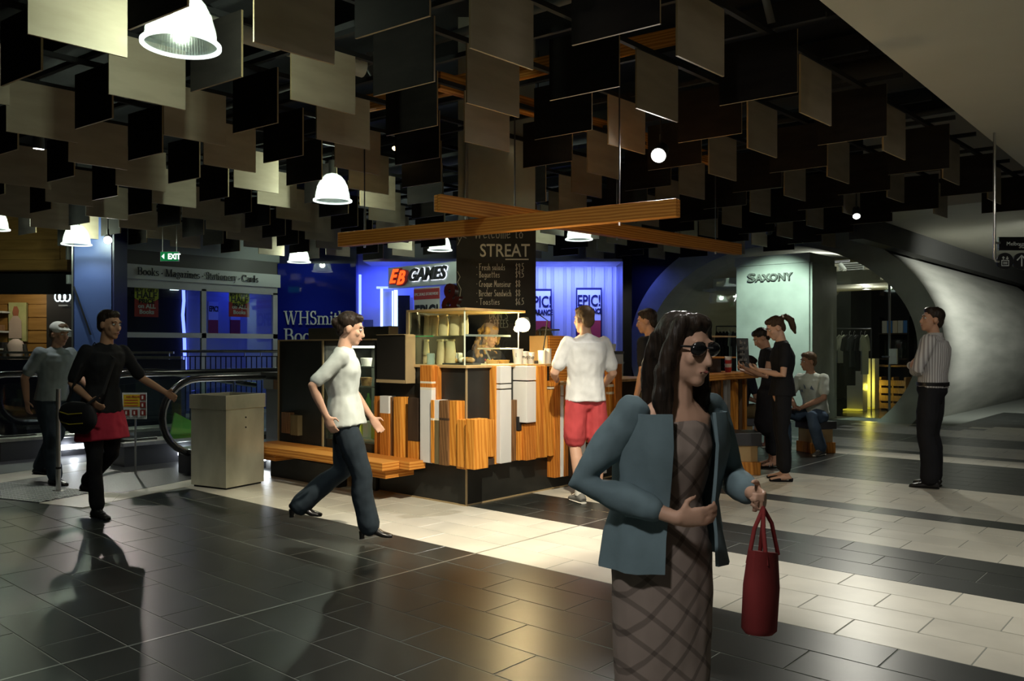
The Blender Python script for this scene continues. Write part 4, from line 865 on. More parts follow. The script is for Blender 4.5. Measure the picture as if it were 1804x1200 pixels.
for (x0, x1, y0, y1, m) in ((1078, 1107, 780, 870, 'white_paint'), (1078, 1112, 872, 896, 'timber_olive'), (1100, 1134, 920, 955, 'blue_paint'), (1078, 1132, 958, 1000, 'timber_olive'), (1112, 1132, 806, 866, 'timber_brown'), (1133, 1156, 835, 890, 'white_paint'), (1133, 1146, 950, 996, 'white_paint'), (1160, 1190, 700, 1000, 'timber'), (1195, 1230, 715, 985, 'white_paint'), (1078, 1110, 445, 778, 'timber'), (1112, 1156, 445, 800, 'timber_b'), (1160, 1190, 445, 695, 'timber_brown'), (1195, 1230, 445, 712, 'timber')):
    tr(rx(x0), rx(x1), ry(y0), ry(y1), m, .08)
# tall orange upright right of the customer
tr(1073, 1083, 676, 800, 'timber', .12); tr(1084, 1096, 641, 800, 'timber_b', .14)
for (y0, y1) in ((677, 682), (690, 695)): tr(1073.5, 1082.5, y0, y1, 'cream', .125)
# bar with slats further along
bar = thing('wooden_bar', 'timber bar counter with slatted front beyond the kiosk', 'bar counter', (-4.9, 9.2, 0))
bb = lambda: B(bar.location)
bb().box((-5.165, 8.45, 1.02), (-4.60, 9.92, 1.10)).build('top', 'timber_beam', bar, bevel=.005)
for k in range(9):
    y = 8.5+k*.16; bb().box((-4.80+(.04 if k % 3 == 0 else 0), y, .02), (-4.72+(.04 if k % 3 == 0 else 0), y+(.09 if k % 2 else .06), 1.02)).build('slat', ['timber_b', 'timber_brown', 'timber', 'white_paint'][(k*7) % 4 if k % 4 else 2], bar)
bb().box((-5.10, 8.45, 0), (-4.86, 9.85, 1.02)).build('back_panel', 'kiosk_black', bar)
# boxes on the bar
mb = thing('menu_screen_box', 'black open box on the bar with bright screen inside', 'box', (-5.0, 9.0, 1.1))
mbp = lambda: B(mb.location)
zt = 1.4+(613-593)/FPX*9.9
mbp().box((-5.15, 8.50, 1.10), (-4.86, 9.42, 1.27)).build('plinth', 'grey_panel', mb)
mbp().box((-5.16, 8.48, 1.27), (-4.82, 9.75, 1.29)).build('shelf', 'timber_beam', mb)
mbp().box((-4.90, 8.48, 1.29), (-4.88, 9.08, zt)).build('front_panel', 'grey_panel', mb); mbp().box((-5.16, 8.48, zt), (-4.84, 9.80, zt+.015)).build('lid', 'ply', mb)
mbp().box((-5.16, 8.48, 1.29), (-5.14, 9.78, zt)).build('back_panel', 'concrete_dark', mb)
mbp().prism([(9.09, 1.30), (9.40, 1.30), (9.09, zt-.03)], (-4.95, 0, 0), (0, 1, 0), UP, .02).build('screen', 'e_screen', mb)
sl = thing('chalk_menu', 'small black chalk menu standing on the bar end', 'menu board', (-4.72, 9.72, 1.10))
a = Vector((-4.70, 9.56, 1.12)); B(sl.location).bar(a+Vector((0, .15, 0)), a+Vector((-.02, .15, .40)), .30, .015, up=(1, 0, 0)).build('board', 'slate', sl)
for k, s in enumerate(('Hey You', 'want good', 'coffee', 'and cake', 'ask us')): hand(s, .045, 'chalk_dim', sl, Vector((-4.688, 9.58, 1.45-k*.07)), (0, 1, 0), UP, .005)
rp = thing('cup_stack', 'stack of reddish paper cups beside the chalk menu', 'cups', (-4.78, 9.45, 1.10))
for k in range(4): B().lathe([(.001, .0), (.035, .0), (.045, .06), (.04, .06), (.001, .055)], (0, 0, k*.045), n=16).build('cup', 'cup' if k % 2 else 'sign_red', rp, smooth=True)
# left display: dark boxes and lit fridge
fr = thing('drinks_fridge', 'dark timber edged cabinet with lit glass drinks fridge', 'display fridge', (-7.2, 5.6, 0))
fb = lambda: B(fr.location)
fx0, fx1 = aY(575, 700, 5.25).x, aY(664, 700, 5.25).x
fb().box((-8.05, 5.22, .0), (fx0, 5.9, 1.475)).build('side_cabinet', 'kiosk_black', fr)
fb().box((-8.06, 5.21, 1.475), (-6.42, 5.9, 1.49)).build('top_edge', 'ply_edge', fr); fb().box((-8.062, 5.205, 0), (-8.045, 5.225, 1.49)).build('edge_strip', 'ply_edge', fr)
fb().box((-6.80, 5.195, 0), (-6.785, 5.24, .44)).build('edge_strip', 'ply_edge', fr); fb().box((fx0-.02, 5.205, .3), (fx0, 5.225, 1.475)).build('edge_strip', 'ply_edge', fr)
fb().box((-7.9, 5.5, 1.49), (-6.45, 5.54, 1.62)).build('rear_board', 'kiosk_black', fr); fb().box((-6.46, 5.45, 1.49), (-6.44, 5.56, 1.62)).build('edge_strip', 'ply_edge', fr)
fb().box((fx0, 5.85, .45), (fx1, 5.9, 1.475)).build('fridge_back', 'concrete_dark', fr); fb().box((fx0, 5.3, .45), (fx1, 5.88, .48)).build('fridge_floor', 'steel', fr)
fb().box((fx1, 5.22, 0), (-6.38, 5.9, 1.475)).build('fridge_end', 'kiosk_black', fr); fb().box((fx0, 5.24, 0), (fx1, 5.9, .45)).build('fridge_base', 'kiosk_black', fr); fb().box((fx0, 5.24, 1.42), (fx1, 5.9, 1.475)).build('fridge_head', 'charcoal', fr)
for zz in (.72, 1.0, 1.2): fb().box((fx0, 5.32, zz), (fx1, 5.84, zz+.015)).build('shelf', 'glass', fr); fb().box((fx0, 5.318, zz), (fx1, 5.325, zz+.015)).build('shelf_edge', 'steel', fr)
fb().box((fx0+.05, 5.4, 1.40), (fx1-.05, 5.44, 1.42)).build('tube_light', emi('fridge_tube', (1, .95, .8), 6), fr)
fb().box((fx0, 5.235, .45), (fx1, 5.243, 1.42)).build('glass_door', 'glass', fr)
lamp('AREA', 'fridge_light', ((fx0+fx1)/2, 5.5, 1.38), 5, (1, .93, .75), aim=((fx0+fx1)/2, 5.5, 0), sx=.6, sy=.3)
bi = 0
for zz, col, kind in ((.735, ['sign_red', 'yellow', 'cream', 'green', 'pastry'], 'bottle'), (.48, ['yellow', 'sign_red', 'yellow', 'cream', 'yellow'], 'carton'), (1.015, ['cream', 'bread', 'pastry'], 'tub'), (1.215, ['cream', 'paper', 'bread'], 'tub')):
    n = 6 if kind != 'tub' else 3
    for k in range(n):
        x = fx0+.08+k*(fx1-fx0-.16)/(n-1)
        if kind == 'bottle': o = B().lathe([(.001, 0), (.03, 0), (.03, .12), (.012, .17), (.012, .2), (.001, .2)], n=12).build('juice_bottle', col[k % len(col)], None, (x, 5.42, zz), smooth=True); tag(o, 'small '+{'sign_red': 'red', 'yellow': 'yellow', 'cream': 'cream', 'green': 'green', 'pastry': 'orange', 'bread': 'brown', 'paper': 'white'}[col[k % len(col)]]+' juice bottle on the lower fridge shelf', 'bottle', 'fridge bottles')
        elif kind == 'carton': o = B().box((-.04, -.04, 0), (.04, .04, .17)).build('drink_carton', col[k % len(col)], None, (x, 5.42, zz), bevel=.005); tag(o, 'small '+{'sign_red': 'red', 'yellow': 'yellow', 'cream': 'cream', 'green': 'green', 'pastry': 'orange', 'bread': 'brown', 'paper': 'white'}[col[k % len(col)]]+' drink carton on the fridge floor', 'carton', 'fridge cartons')
        else: o = B().lathe([(.001, 0), (.05, 0), (.06, .07), (.062, .08), (.001, .08)], n=14).build('food_tub', col[k % len(col)], None, (x, 5.45, zz), smooth=True); tag(o, 'round '+{'sign_red': 'red', 'yellow': 'yellow', 'cream': 'cream', 'green': 'green', 'pastry': 'orange', 'bread': 'brown', 'paper': 'white'}[col[k % len(col)]]+' food tub on the '+('top' if zz > 1.1 else 'second')+' fridge shelf', 'food tub', 'fridge tubs')
sb = thing('side_box', 'black timber edged box between fridge and glass case', 'box', (-6.2, 5.3, 1.1))
a, c = aY(667, 668, 5.15), aY(718, 590, 5.15)
B(sb.location).box((a.x, 5.13, a.z), (c.x-.01, 5.235, c.z)).build('box_body', mat('box_black', (.02, .018, .015), .3), sb)
for (x0, x1, z0, z1) in ((a.x, c.x, a.z-.03, a.z), (c.x-.0, c.x+.02, a.z-.03, c.z), (a.x, c.x, c.z, c.z+.006)): B(sb.location).box((x0, 5.12, z0), (x1-.012, 5.24, z1)).build('edge_strip', 'ply_edge', sb)
# bench in front
bn = thing('plank_bench', 'low thick timber plank bench fixed to the kiosk side', 'bench', (-6.7, 5.05, 0))
for k, (y0, y1, x1) in enumerate(((4.78, 4.98, -5.75), (4.985, 5.18, -5.62))): B(bn.location).box((-8.15+.12*k, y0, .30), (x1, y1, .375)).build('plank', 'timber_beam', bn, bevel=.004)
for x in (-7.75, -5.98): B(bn.location).box((x-.12, 4.86, .22), (x+.18, 5.20, .30)).build('support', 'timber_beam', bn, bevel=.004)
B(bn.location).box((-8.0, 5.08, .0), (-6.8, 5.19, .22)).build('base_board', 'kiosk_black', bn)
# small offcuts above the bench's far end
for (x0, x1, y0, y1, m) in ((501, 516, 727, 762, 'timber_brown'), (517, 530, 732, 766, 'timber_olive')):
    a, c = aY(x0, y1, 5.2), aY(x1, y0, 5.2); fb().box((a.x, 5.16, a.z), (c.x, 5.22, c.z)).build('timber_offcut', m, fr, bevel=.003)
# ---------------- glass display case on the counter
DX0, DX1, DY0, DY1, DZ0, DZ1 = aY(721, 600, KY).x, KX-.02, KY-.0, 5.98, 1.245, 1.735
dcs = thing('display_case', 'glass display case with plywood top on the kiosk corner', 'display case', (DX0, DY0, DZ0))
db = lambda: B(dcs.location)
db().box((DX0-.03, DY0, DZ0), (DX0, DY1, DZ1)).build('end_panel', ['kiosk_black'], dcs); db().box((DX0-.032, DY0-.012, DZ0-.16), (DX0+.004, DY0, DZ1)).build('edge_strip', 'ply_edge', dcs)
db().box((DX0-.03, DY0-.012, DZ1), (DX1+.02, DY1+.08, DZ1+.022)).build('top_board', ['ply'], dcs, bevel=.002)
db().box((DX0, DY0, DZ0), (DX1, DY0+.006, DZ1)).build('front_glass', 'glass', dcs); db().box((DX1-.006, DY0+.007, DZ0), (DX1, DY1, DZ1)).build('side_glass', 'glass', dcs)
db().box((DX1-.008, DY0, DZ0), (DX1+.002, DY0+.010, DZ1)).build('corner_edge', mat('edge_glass', (.7, .75, .6), .2), dcs)
db().box((DX1-.006, DY1-.004, DZ0), (DX1+.001, DY1+.004, DZ1)).build('corner_edge', 'cream', dcs)
db().box((DX0+.02, DY0+.03, 1.505), (DX1-.02, DY1-.1, 1.513)).build('shelf', 'glass', dcs); db().box((DX0+.02, DY0+.026, 1.504), (DX0+.3, DY0+.031, 1.514)).build('shelf_edge', 'glass_green', dcs)
db().box((DX1-.022, DY0+.03, 1.503), (DX1-.012, DY1-.1, 1.522)).build('shelf_edge', 'grey_mid', dcs)
db().box((DX0+.06, DY0+.03, DZ1-.02), (DX0+.075, DY0+.045, DZ1-.0)).build('clip', 'steel', dcs)
def bag(x, y, z, w, h, rz, lab, m='kraft'):
    t = thing('coffee_bag', lab, 'paper bag', (x, y, z), rz, 'kraft bags in the display case')
    b = B(); d = w*.62
    b.loft([(0, 0, 0), (0, 0, h*.12), (0, .004, h*.5), (.003, 0, h*.82), (0, 0, h*.93)], [(w*.5, d*.5), (w*.53, d*.54), (w*.52, d*.5), (w*.5, d*.3), (w*.46, .012)], 10, (1, 0, 0))
    b.build('bag', m, t, smooth=True); B().box((-w*.46, -.014, h*.92), (w*.46, .014, h)).build('folded_top', m, t, bevel=.003)
xs = [731+k for k in range(1)]
for (pxx, w, dY) in ((751, .075, .2), (759, .075, .22), (767, .085, .2), (781, .115, .12), (801, .12, .12), (817, .10, .13)):
    p = aY(pxx, 600, KY+dY); bag(p.x, p.y, 1.513, w, .195, random.uniform(-.25, .25), ('narrow' if w < .1 else 'wide')+' brown kraft coffee bag on the upper glass shelf')
for (pxx, w, dY) in ((750, .08, .2), (776, .105, .12), (793, .115, .14)):
    p = aY(pxx, 630, KY+dY); bag(p.x, p.y, 1.245, w, .235, random.uniform(-.25, .25), 'brown kraft coffee bag on the case floor')
p = aY(759, 630, KY+.10); o = B().lathe([(.001, 0), (.038, 0), (.038, .10), (.03, .105), (.001, .1)], n=16).build('water_glass', mat('frosted', (.45, .55, .5), .3, alpha=.6), None, (p.x, p.y, 1.245), smooth=True); tag(o, 'frosted drinking glass among the kraft bags', 'glass')
# pastries
p = aY(812, 640, KY+.2); t = thing('cake_plate', 'dark tray with wrapped slices and pastries in the case', 'cake tray', (p.x, p.y, 1.245))
B().box((-.16, -.1, 0), (.16, .1, .015)).build('tray', 'charcoal', t)
for k in range(5): B().ell((-.12+k*.06, random.uniform(-.04, .04), .04), (.045, .05, .03), 10).build('pastry', ['bread', 'pastry', 'cream', 'pastry', 'bread'][k], t, smooth=True)
B().box((-.09, -.03, .04), (-.01, .04, .11)).build('wrapped_slice', 'paper', t, bevel=.012)
for k, (pxx, yy) in enumerate(((868, 5.52), (886, 5.66))):
    p = aX(pxx, 630, KX-.10); t = thing('fruit_tart', 'round golden tart in its paper case on the counter', 'tart', (p.x, p.y, 1.25), 0, 'tarts in the case')
    B().lathe([(.001, 0), (.055, 0), (.066, .035), (.06, .036), (.001, .03)], n=24).build('crust', 'pastry', t, smooth=True); B().lathe([(.001, .034), (.058, .034)], n=20).build('filling', 'bread', t)
p = aX(872, 640, KX-.12); o = B().box((-.14, -.2, 0), (.1, .2, .008)).build('serving_board', 'cream', None, (p.x, p.y, 1.243), bevel=.003); tag(o, 'pale serving board under the golden tarts', 'board')
# cups on the counter end
for (pxx, h, r, lab, mark) in ((912, .14, .052, 'tall white paper cup with a handwritten mark', 'L'), (924, .115, .042, 'middle sized white paper cup with handwritten mark', 'Mug'), (935, .105, .038, 'smallest white paper cup with handwritten mark', 'Cup')):
    p = aX(pxx, 635, KX-.02); t = thing('paper_cup', lab, 'paper cup', (p.x, p.y, 1.245))
    B().lathe([(.001, 0), (r*.72, 0), (r, h), (r*1.06, h), (r*1.06, h+.006), (r*.96, h), (r*.7, .004)], n=20).build('cup_body', 'cup', t, smooth=True)
    hand(mark.replace('L', 'l').replace('Mug', 'mug').replace('Cup', 'cup'), .035, 'ink', t, p*Vector((1, 1, 0))+Vector((0, 0, 1.245+h*.5))-FW*(r*.93)-RT*.02, RT, UP, .004)
t = thing('card_terminal', 'slanted white tablet till stand behind the tarts', 'till', (-5.45, 5.95, 1.245))
B().bar((-.0, -.06, .0), (-.05, -.1, .14), .16, .012, up=RT).build('stand', 'grey_mid', t); B().box((-.14, -.12, .14), (.16, .14, .155)).build('top_plate', 'cup', t, bevel=.004)
# desk lamp
LP = W(922, 571, 8.0)
t = thing('clamp_lamp', 'warm glowing clamp lamp on a thin arm over the counter', 'lamp', (LP.x, LP.y, 1.245))
dr = (-FW*.75-UP*.42-RT*.30).normalized(); hd = LP-t.location
B().loft([hd-dr*.12, hd-dr*.09, hd-dr*.03, hd+dr*.02], [.015, .03, .06, .075], 18, RT, cap=False).build('shade', 'sign_white', t, smooth=True)
B().ell(hd+dr*.02, (.066, .066, .066), 16).build('bulb', 'e_warm', t, smooth=True)
B().loft([hd-dr*.12, hd-dr*.12+UP*.08+RT*.06, Vector((.12, .22, .42)), Vector((.02, .25, .0))], [.007]*4, 8, RT).build('arm', 'black', t); B().box((-.03, .2, -.002), (.06, .3, .03)).build('clamp', 'charcoal', t)
lamp('POINT', 'clamp_lamp_light', LP+dr*.10, 42, (1, .74, .36), .05)
# big red ampersand letter on the case top
t = thing('ampersand_letter', 'dark red marquee ampersand standing on the case top', 'letter', (aY(796, 545, 5.75).x, 5.75, DZ1+.022))
text('&', .40, 'dark_red', t, t.location+Vector((-.12, 0, 0)), Vector((.92, .39, 0)), depth=.045, xs=.75, off=.012, name='letter_body')
# things behind: ply board, grinder, tins, coffee machine, cutlery
t = thing('plywood_divider', 'upright plywood divider board behind the lower counter', 'divider board', (-5.3, 6.35, 1.06))
a, c = aX(966, 665, -5.3), aX(998, 592, -5.3); a.y = max(a.y, 6.45); B(t.location).box((-5.55, a.y, 1.06), (-5.3, a.y+.03, c.z)).build('end_edge', 'ply', t); B(t.location).box((-5.31, a.y, 1.06), (-5.29, c.y, c.z)).build('board', 'timber_beam', t)
p = W(960, 600, 8.7); t = thing('coffee_grinder', 'clear hopper coffee grinder beside the plywood divider', 'coffee grinder', (p.x+.05, p.y, 1.06))
B().box((-.07, -.07, -.0), (.07, .07, .30)).build('body', 'black_gloss', t, bevel=.01); B().lathe([(.05, .30), (.10, .36), (.105, .52), (.095, .52), (.09, .36), (.05, .31)], n=20).build('hopper', 'glass', t, smooth=True); B().lathe([(.001, .31), (.06, .33), (.09, .4), (.09, .44), (.001, .44)], n=20).build('beans', 'timber_dark', t, smooth=True); B().lathe([(.001, .535), (.115, .535), (.115, .52), (.001, .52)], n=20).build('lid', 'charcoal', t)
p = W(957, 640, 8.2)
for k, (dx, h) in enumerate(((-.05, .13), (.03, .15))):
    o = B().lathe([(.001, 0), (.04, 0), (.042, h), (.001, h)], n=16).build('cup_tower', 'cup', None, W(955+k*9, 613, 8.15+k*.05)*Vector((1, 1, 0))+UP*1.245, smooth=True); tag(o, 'upturned white takeaway cup stack by plywood divider', 'cups', 'takeaway cup stacks by the divider')
t = thing('espresso_machine', 'steel espresso machine on the rear counter', 'coffee machine', W(1030, 620, 10.4)*Vector((1, 1, 0))+UP*1.03)
B().box((-.45, -.25, .05), (.45, .25, .30), 0, basis(RT, FW)).build('body', 'steel', t, bevel=.01); B().box((-.46, -.26, .30), (.46, .26, .33), 0, basis(RT, FW)).build('cup_tray', 'charcoal', t)
for k in range(6): 
    q = RT*(-.35+k*.14)+UP*.33; B().lathe([(.001, 0), (.035, 0), (.045, .09), (.03, .09)], q, n=12).build('stacked_cup', 'cup', t, smooth=True)
for sx in (-.4, .4):
    for sy in (-.2, .2): B().cyl(RT*sx+FW*sy, RT*sx+FW*sy+UP*.06, .02, 8).build('foot', 'charcoal', t)
rc = thing('rear_counter', 'black rear counter with plywood edge inside the kiosk', 'counter', W(1050, 700, 10.3)*Vector((1, 1, 0)))
dwall(985, 1128, 0, 1.01, 10.15, .5, rc.location).build('cabinet', 'kiosk_black', rc); dwall(983, 1130, 1.01, 1.03, 10.12, .55, rc.location).build('top', 'ply', rc); dwall(1086, 1088, 0, 1.0, 10.13, .03, rc.location).build('edge_strip', 'ply_edge', rc)
p = W(1077, 600, 10.3); t = thing('cutlery_cup', 'pale pot holding cutlery on the rear counter', 'cutlery pot', (p.x, p.y, 1.03))
B().lathe([(.001, 0), (.045, 0), (.048, .11), (.042, .11), (.04, .01)], n=16).build('pot', 'cup', t, smooth=True)
p = W(1092, 600, 10.3); t2 = thing('cutlery_jar', 'steel jar of spoons and forks on rear counter', 'cutlery pot', (p.x, p.y, 1.03))
B().lathe([(.001, 0), (.04, 0), (.04, .10), (.036, .1), (.034, .01)], n=16).build('jar', 'steel', t2, smooth=True)
for k in range(8): a = k*.8; B().limb([(0, 0, .02), (.03*math.cos(a), .03*math.sin(a), .15), (.045*math.cos(a), .045*math.sin(a), .19)], [.003, .003, .012], 6).build('spoon', 'chrome', t2)
# seat blocks: low timber stools
def stool(p, rz, lab, w=.36, h=.42):
    t = thing('block_stool', lab, 'stool', p, rz)
    B().box((-w/2, -w/2, 0), (w/2, w/2, .14)).build('lower_block', 'timber', t, bevel=.004); B().box((-w/2+.02, -w/2+.02, .14), (w/2-.03, w/2-.02, .32)).build('middle_block', 'ply', t, bevel=.004); B().box((-w/2-.01, -w/2-.01, .32), (w/2+.01, w/2+.01, h)).build('seat_block', 'steel_dark', t, bevel=.004)
SM = G(1437, 796); stool(SM, PHI+.25, 'stacked timber block stool under the seated man')
ST2 = W(1303, 613, 11.7)*Vector((1, 1, 0)); stool(ST2, PHI-.1, 'block stool under the seated person in shorts'); stool(G(1302, 832), PHI-.1, 'grey topped block stool standing free beside the bar', .40, .46)
# ================================================================ BIN
bz = .93; ang = math.atan2(4.74-4.27, -7.6+7.51)     # bin rotation from its corner
bn0 = Vector((-7.51, 4.27, 0)); brx = Vector((-.50, -.11, 0)).normalized(); bry = Vector((-.09, .47, 0)).normalized(); bry = Vector((-brx.y, brx.x, 0))*-1
t = thing('steel_bin', 'dented square galvanised steel rubbish bin with open top', 'rubbish bin', bn0)
Rb = basis(brx, UP)       # x along left face, y up
def bb2(x0, x1, z0, z1, y0, y1, nm, m, bv=.002):
    b = B(); c = [brx*x+bry*y+UP*z for z in (z0, z1) for (x, y) in ((x0, y0), (x1, y0), (x1, y1), (x0, y1))]
    b.add(c, [(0, 3, 2, 1), (4, 5, 6, 7), (0, 1, 5, 4), (1, 2, 6, 5), (2, 3, 7, 6), (3, 0, 4, 7)]); return b.build(nm, m, t, bevel=bv)
s_ = .50
bb2(0, s_, .02, bz-.12, 0, s_, 'body', 'zinc')
for (x0, x1, y0, y1) in ((-.012, s_+.012, -.012, .0), (-.012, s_+.012, s_, s_+.012), (-.012, 0, 0, s_), (s_, s_+.012, 0, s_)): bb2(x0, x1, bz-.14, bz, y0, y1, 'rim_band', 'zinc')
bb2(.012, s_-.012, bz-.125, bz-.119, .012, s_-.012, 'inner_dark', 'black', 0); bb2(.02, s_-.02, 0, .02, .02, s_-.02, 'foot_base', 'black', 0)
for zz in (.60, .70): 
    q = bry*.25+UP*zz-brx*.003; B().cyl(q, q-brx*.006, .008, 8).build('rivet', 'ink', t)
# grey box end of escalator wall next to the bin, low stub walls
gb = thing('grey_housing', 'grey panelled escalator end housing between bin and kiosk', 'housing', (-8.3, 6.0, 0))
B(gb.location).box((-8.52, 5.35, 0), (-8.10, 6.6, 1.08)).build('body', 'grey_panel', gb); B(gb.location).box((-8.55, 5.3, 1.08), (-8.08, 6.65, 1.12)).build('cap', 'charcoal', gb)
B(gb.location).box((-8.5, 5.30, .93), (-8.3, 5.345, 1.04)).build('face_plate', 'grey_mid', gb); B(gb.location).box((-8.29, 5.30, .93), (-8.12, 5.345, 1.04)).build('face_plate', 'timber_brown', gb)
# ================================================================ ESCALATORS
def balustrade(X, y0, y1, r, ztop, lab, base=True, drop=None):
    t = thing('escalator_balustrade', lab, 'escalator', (X, y0, 0)); zc = ztop-r
    pts = [Vector((0, r+(y1-y0-r)*(1-k/6), r*2)) for k in range(6)]
    path = [Vector((0, y1-y0, r*2 if drop is None else r*2-drop))]+([Vector((0, (y1-y0)*.6, r*2))] if drop else [])+[Vector((0, r+.4, r*2))]
    path += [Vector((0, r-r*math.sin(a*PI/14), r+r*math.cos(a*PI/14))) for a in range(15)]+[Vector((0, r+.35, 0))]
    off = Vector((0, 0, ztop-2*r))
    path = [p+off for p in path]
    B().loft(path, [(.042, .028)]*len(path), 12, (1, 0, 0)).build('handrail', 'rubber', t, smooth=True)
    inner = [p+(off+Vector((0, r, r))-p).normalized()*.035 if 0 < i < len(path)-2 and p.y < r+.1 else p-Vector((0, 0, .035)) for i, p in enumerate(path)]
    B().loft(inner, [.016]*len(inner), 8, (1, 0, 0)).build('guide_strip', 'steel', t, smooth=True)
    gp = [(p.y, p.z-.03 if p.z > .3 else p.z) for p in path]
    yb = y1-y0
    ys = [r*.25, yb*.33, yb*.66, yb]
    for k in range(3):
        top = lambda y: (r*2-.03+off.z if drop is None or y < yb*.6 else r*2-.03+off.z-drop*(y-yb*.6)/(yb*.4)) if y > r*.6 else r*1.6+off.z
        B().add([(-.006, ys[k]+.008, .28), (-.006, ys[k+1]-.008, .28), (-.006, ys[k+1]-.008, top(ys[k+1])), (-.006, ys[k]+.008, top(ys[k])), (.006, ys[k]+.008, .28), (.006, ys[k+1]-.008, .28), (.006, ys[k+1]-.008, top(ys[k+1])), (.006, ys[k]+.008, top(ys[k]))],
                [(0, 3, 2, 1), (4, 5, 6, 7), (0, 1, 5, 4), (1, 2, 6, 5), (2, 3, 7, 6), (3, 0, 4, 7)]).build('glass_panel', 'glass', t)
    if base:
        B().box((-.22, .3, 0), (.16, yb, .24)).build('skirt', 'steel_dark', t); B().box((-.24, .28, .24), (.18, yb, .285)).build('deck', 'steel', t, bevel=.004)
        B().loft([(.165, .95, .115), (.165, 1.28, .115)], [(.02, .035)]*2, 10, (1, 0, 0)).build('skirt_light', 'e_slot', t); lamp('POINT', 'skirt_glow', (X+.3, y0+1.1, .12), 1.6, (.85, .92, 1), .05)
    return t
balustrade(-8.75, 4.22, 8.4, .43, 1.07, 'escalator side with big black handrail loop behind the bin')
balustrade(-10.0, 4.0, 8.6, .40, 1.10, 'escalator side with steel deck and lit slot', drop=.25)
balustrade(-11.6, 3.2, 7.1, .40, 1.08, 'farther escalator side behind the walkers', drop=.25)
# escalator steps between the sides
es = thing('escalator_steps', 'dark ribbed escalator steps sinking away', 'escalator steps', (-9.4, 5.6, 0))
for k in range(6): B().box((-.40, k*.4, -.02-.0*k), (.40, k*.4+.39, .012)).build('step', 'steel_dark', es)
p = G(103, 866); t = thing('slim_bollard', 'slim steel post with black ring beside the tactile plate', 'bollard', p)
B().cyl((0, 0, 0), (0, 0, 1.0), .022, 14).build('post', 'steel', t, smooth=True); B().cyl((0, 0, .22), (0, 0, .24), .025, 14).build('ring', 'black', t); B().lathe([(.001, .012), (.05, .012), (.06, 0)], n=18).build('foot_plate', 'steel', t)
# safety notice on a glass panel
p = W(238, 715, 9.2); t = thing('safety_notice', 'yellow and white safety notice with red pictograms', 'notice', p)
B().box((-.135, -.145, 0), (.135, .145, .006), 0, basis(RT, UP), -FW*.01).build('plate', 'sign_white', t); B().box((-.12, -.01, .006), (.06, .125, .009), 0, basis(RT, UP), -FW*.01).build('yellow_field', mat('notice_yellow', (.62, .42, .02), .5), t)
for (x, y) in ((.095, .095), (.095, .01), (.095, -.075), (.005, -.075), (-.085, -.075)):
    B().box((x-.03, y-.032, .007), (x+.03, y+.032, .012), 0, basis(RT, UP), -FW*.01).build('pictogram', mat('pict', (.20, .02, .015), .5), t)
    B().box((x-.012, y-.02, .012), (x+.006, y+.018, .014), 0, basis(RT, UP), -FW*.01).build('pictogram_figure', 'paper', t)
for k in range(3): B().box((-.11, .06-k*.03, .009), (.04, .068-k*.03, .011), 0, basis(RT, UP), -FW*.01).build('text_line', 'sign_red', t)
text('NO PRAMS', .032, 'sign_red', t, p+RT*-.09+UP*.09-FW*.022, RT, depth=.001)
text('FOR USE WITH PRUDENCE', .018, 'ink', t, p+RT*-.11-UP*.135-FW*.02, RT, depth=.001)
B().cyl(UP*-.14+FW*.01, UP*(-p.z)+FW*.01, .012, 8).build('post', 'steel', t)
# coloured slope panel seen through the glass
gpts = [aX(x, y, -9.90) for x, y in ((297, 772), (340, 772), (340, 744), (307, 727))]; gpts[0].z = gpts[1].z = .284
o = B().prism([(p.y, p.z) for p in gpts], (-9.90, 0, 0), (0, 1, 0), UP, .03).build('green_panel', 'green'); tag(o, 'sloping green advertising panel seen through escalator glass', 'panel')
# parapet and railings in front of the bookshop
pa = thing('navy_parapet', 'dark blue parapet with steel rail beyond the escalators', 'parapet', W(270, 700, 12.8)*Vector((1, 1, 0)))
dwall(-60, 319, 0, 1.22, 12.8, .15, pa.location).build('wall', mat('parapet', (.020, .022, .05), .5), pa); dwall(-60, 319, 1.23, 1.27, 12.77, .1, pa.location).build('capping', 'steel', pa); dwall(-60, 305, 1.31, 1.345, 12.9, .05, pa.location).build('top_rail', 'steel', pa)
for x in (60, 150, 230, 296): dwall(x, x+2, 1.22, 1.33, 12.86, .03, pa.location).build('stay', 'steel', pa)
rl = thing('guard_railing', 'black barred guard railing with pale handrail before bookshop', 'railing', W(405, 700, 13.4)*Vector((1, 1, 0)))
B(rl.location).cyl(D(319, 1.345, 13.4), D(492, 1.345, 13.4), .024, 10).build('handrail', 'steel', rl); dwall(322, 492, 1.255, 1.27, 13.4, .03, rl.location).build('top_bar', 'black', rl)
for k in range(19): x = 325+k*9; dwall(x, x+1.6, .05, 1.26, 13.4, .015, rl.location).build('baluster', 'black', rl)
dwall(322, 492, .05, .08, 13.4, .03, rl.location).build('bottom_bar', 'black', rl)
for x in (330, 430, 458): dwall(x, x+2, 1.26, 1.335, 13.39, .02, rl.location).build('stay', 'steel', rl)
hr = thing('low_handrail', 'black flat handrail beside the guard railing', 'handrail', W(440, 660, 12.3)*Vector((1, 1, 0)))
dwall(401, 492, 1.05, 1.09, 12.3, .08, hr.location).build('rail', 'rubber', hr); dwall(400, 404, .93, 1.10, 12.28, .06, hr.location).build('end_cap', 'steel', hr); dwall(410, 413, 0, 1.05, 12.32, .05, hr.location).build('post', 'steel_dark', hr)
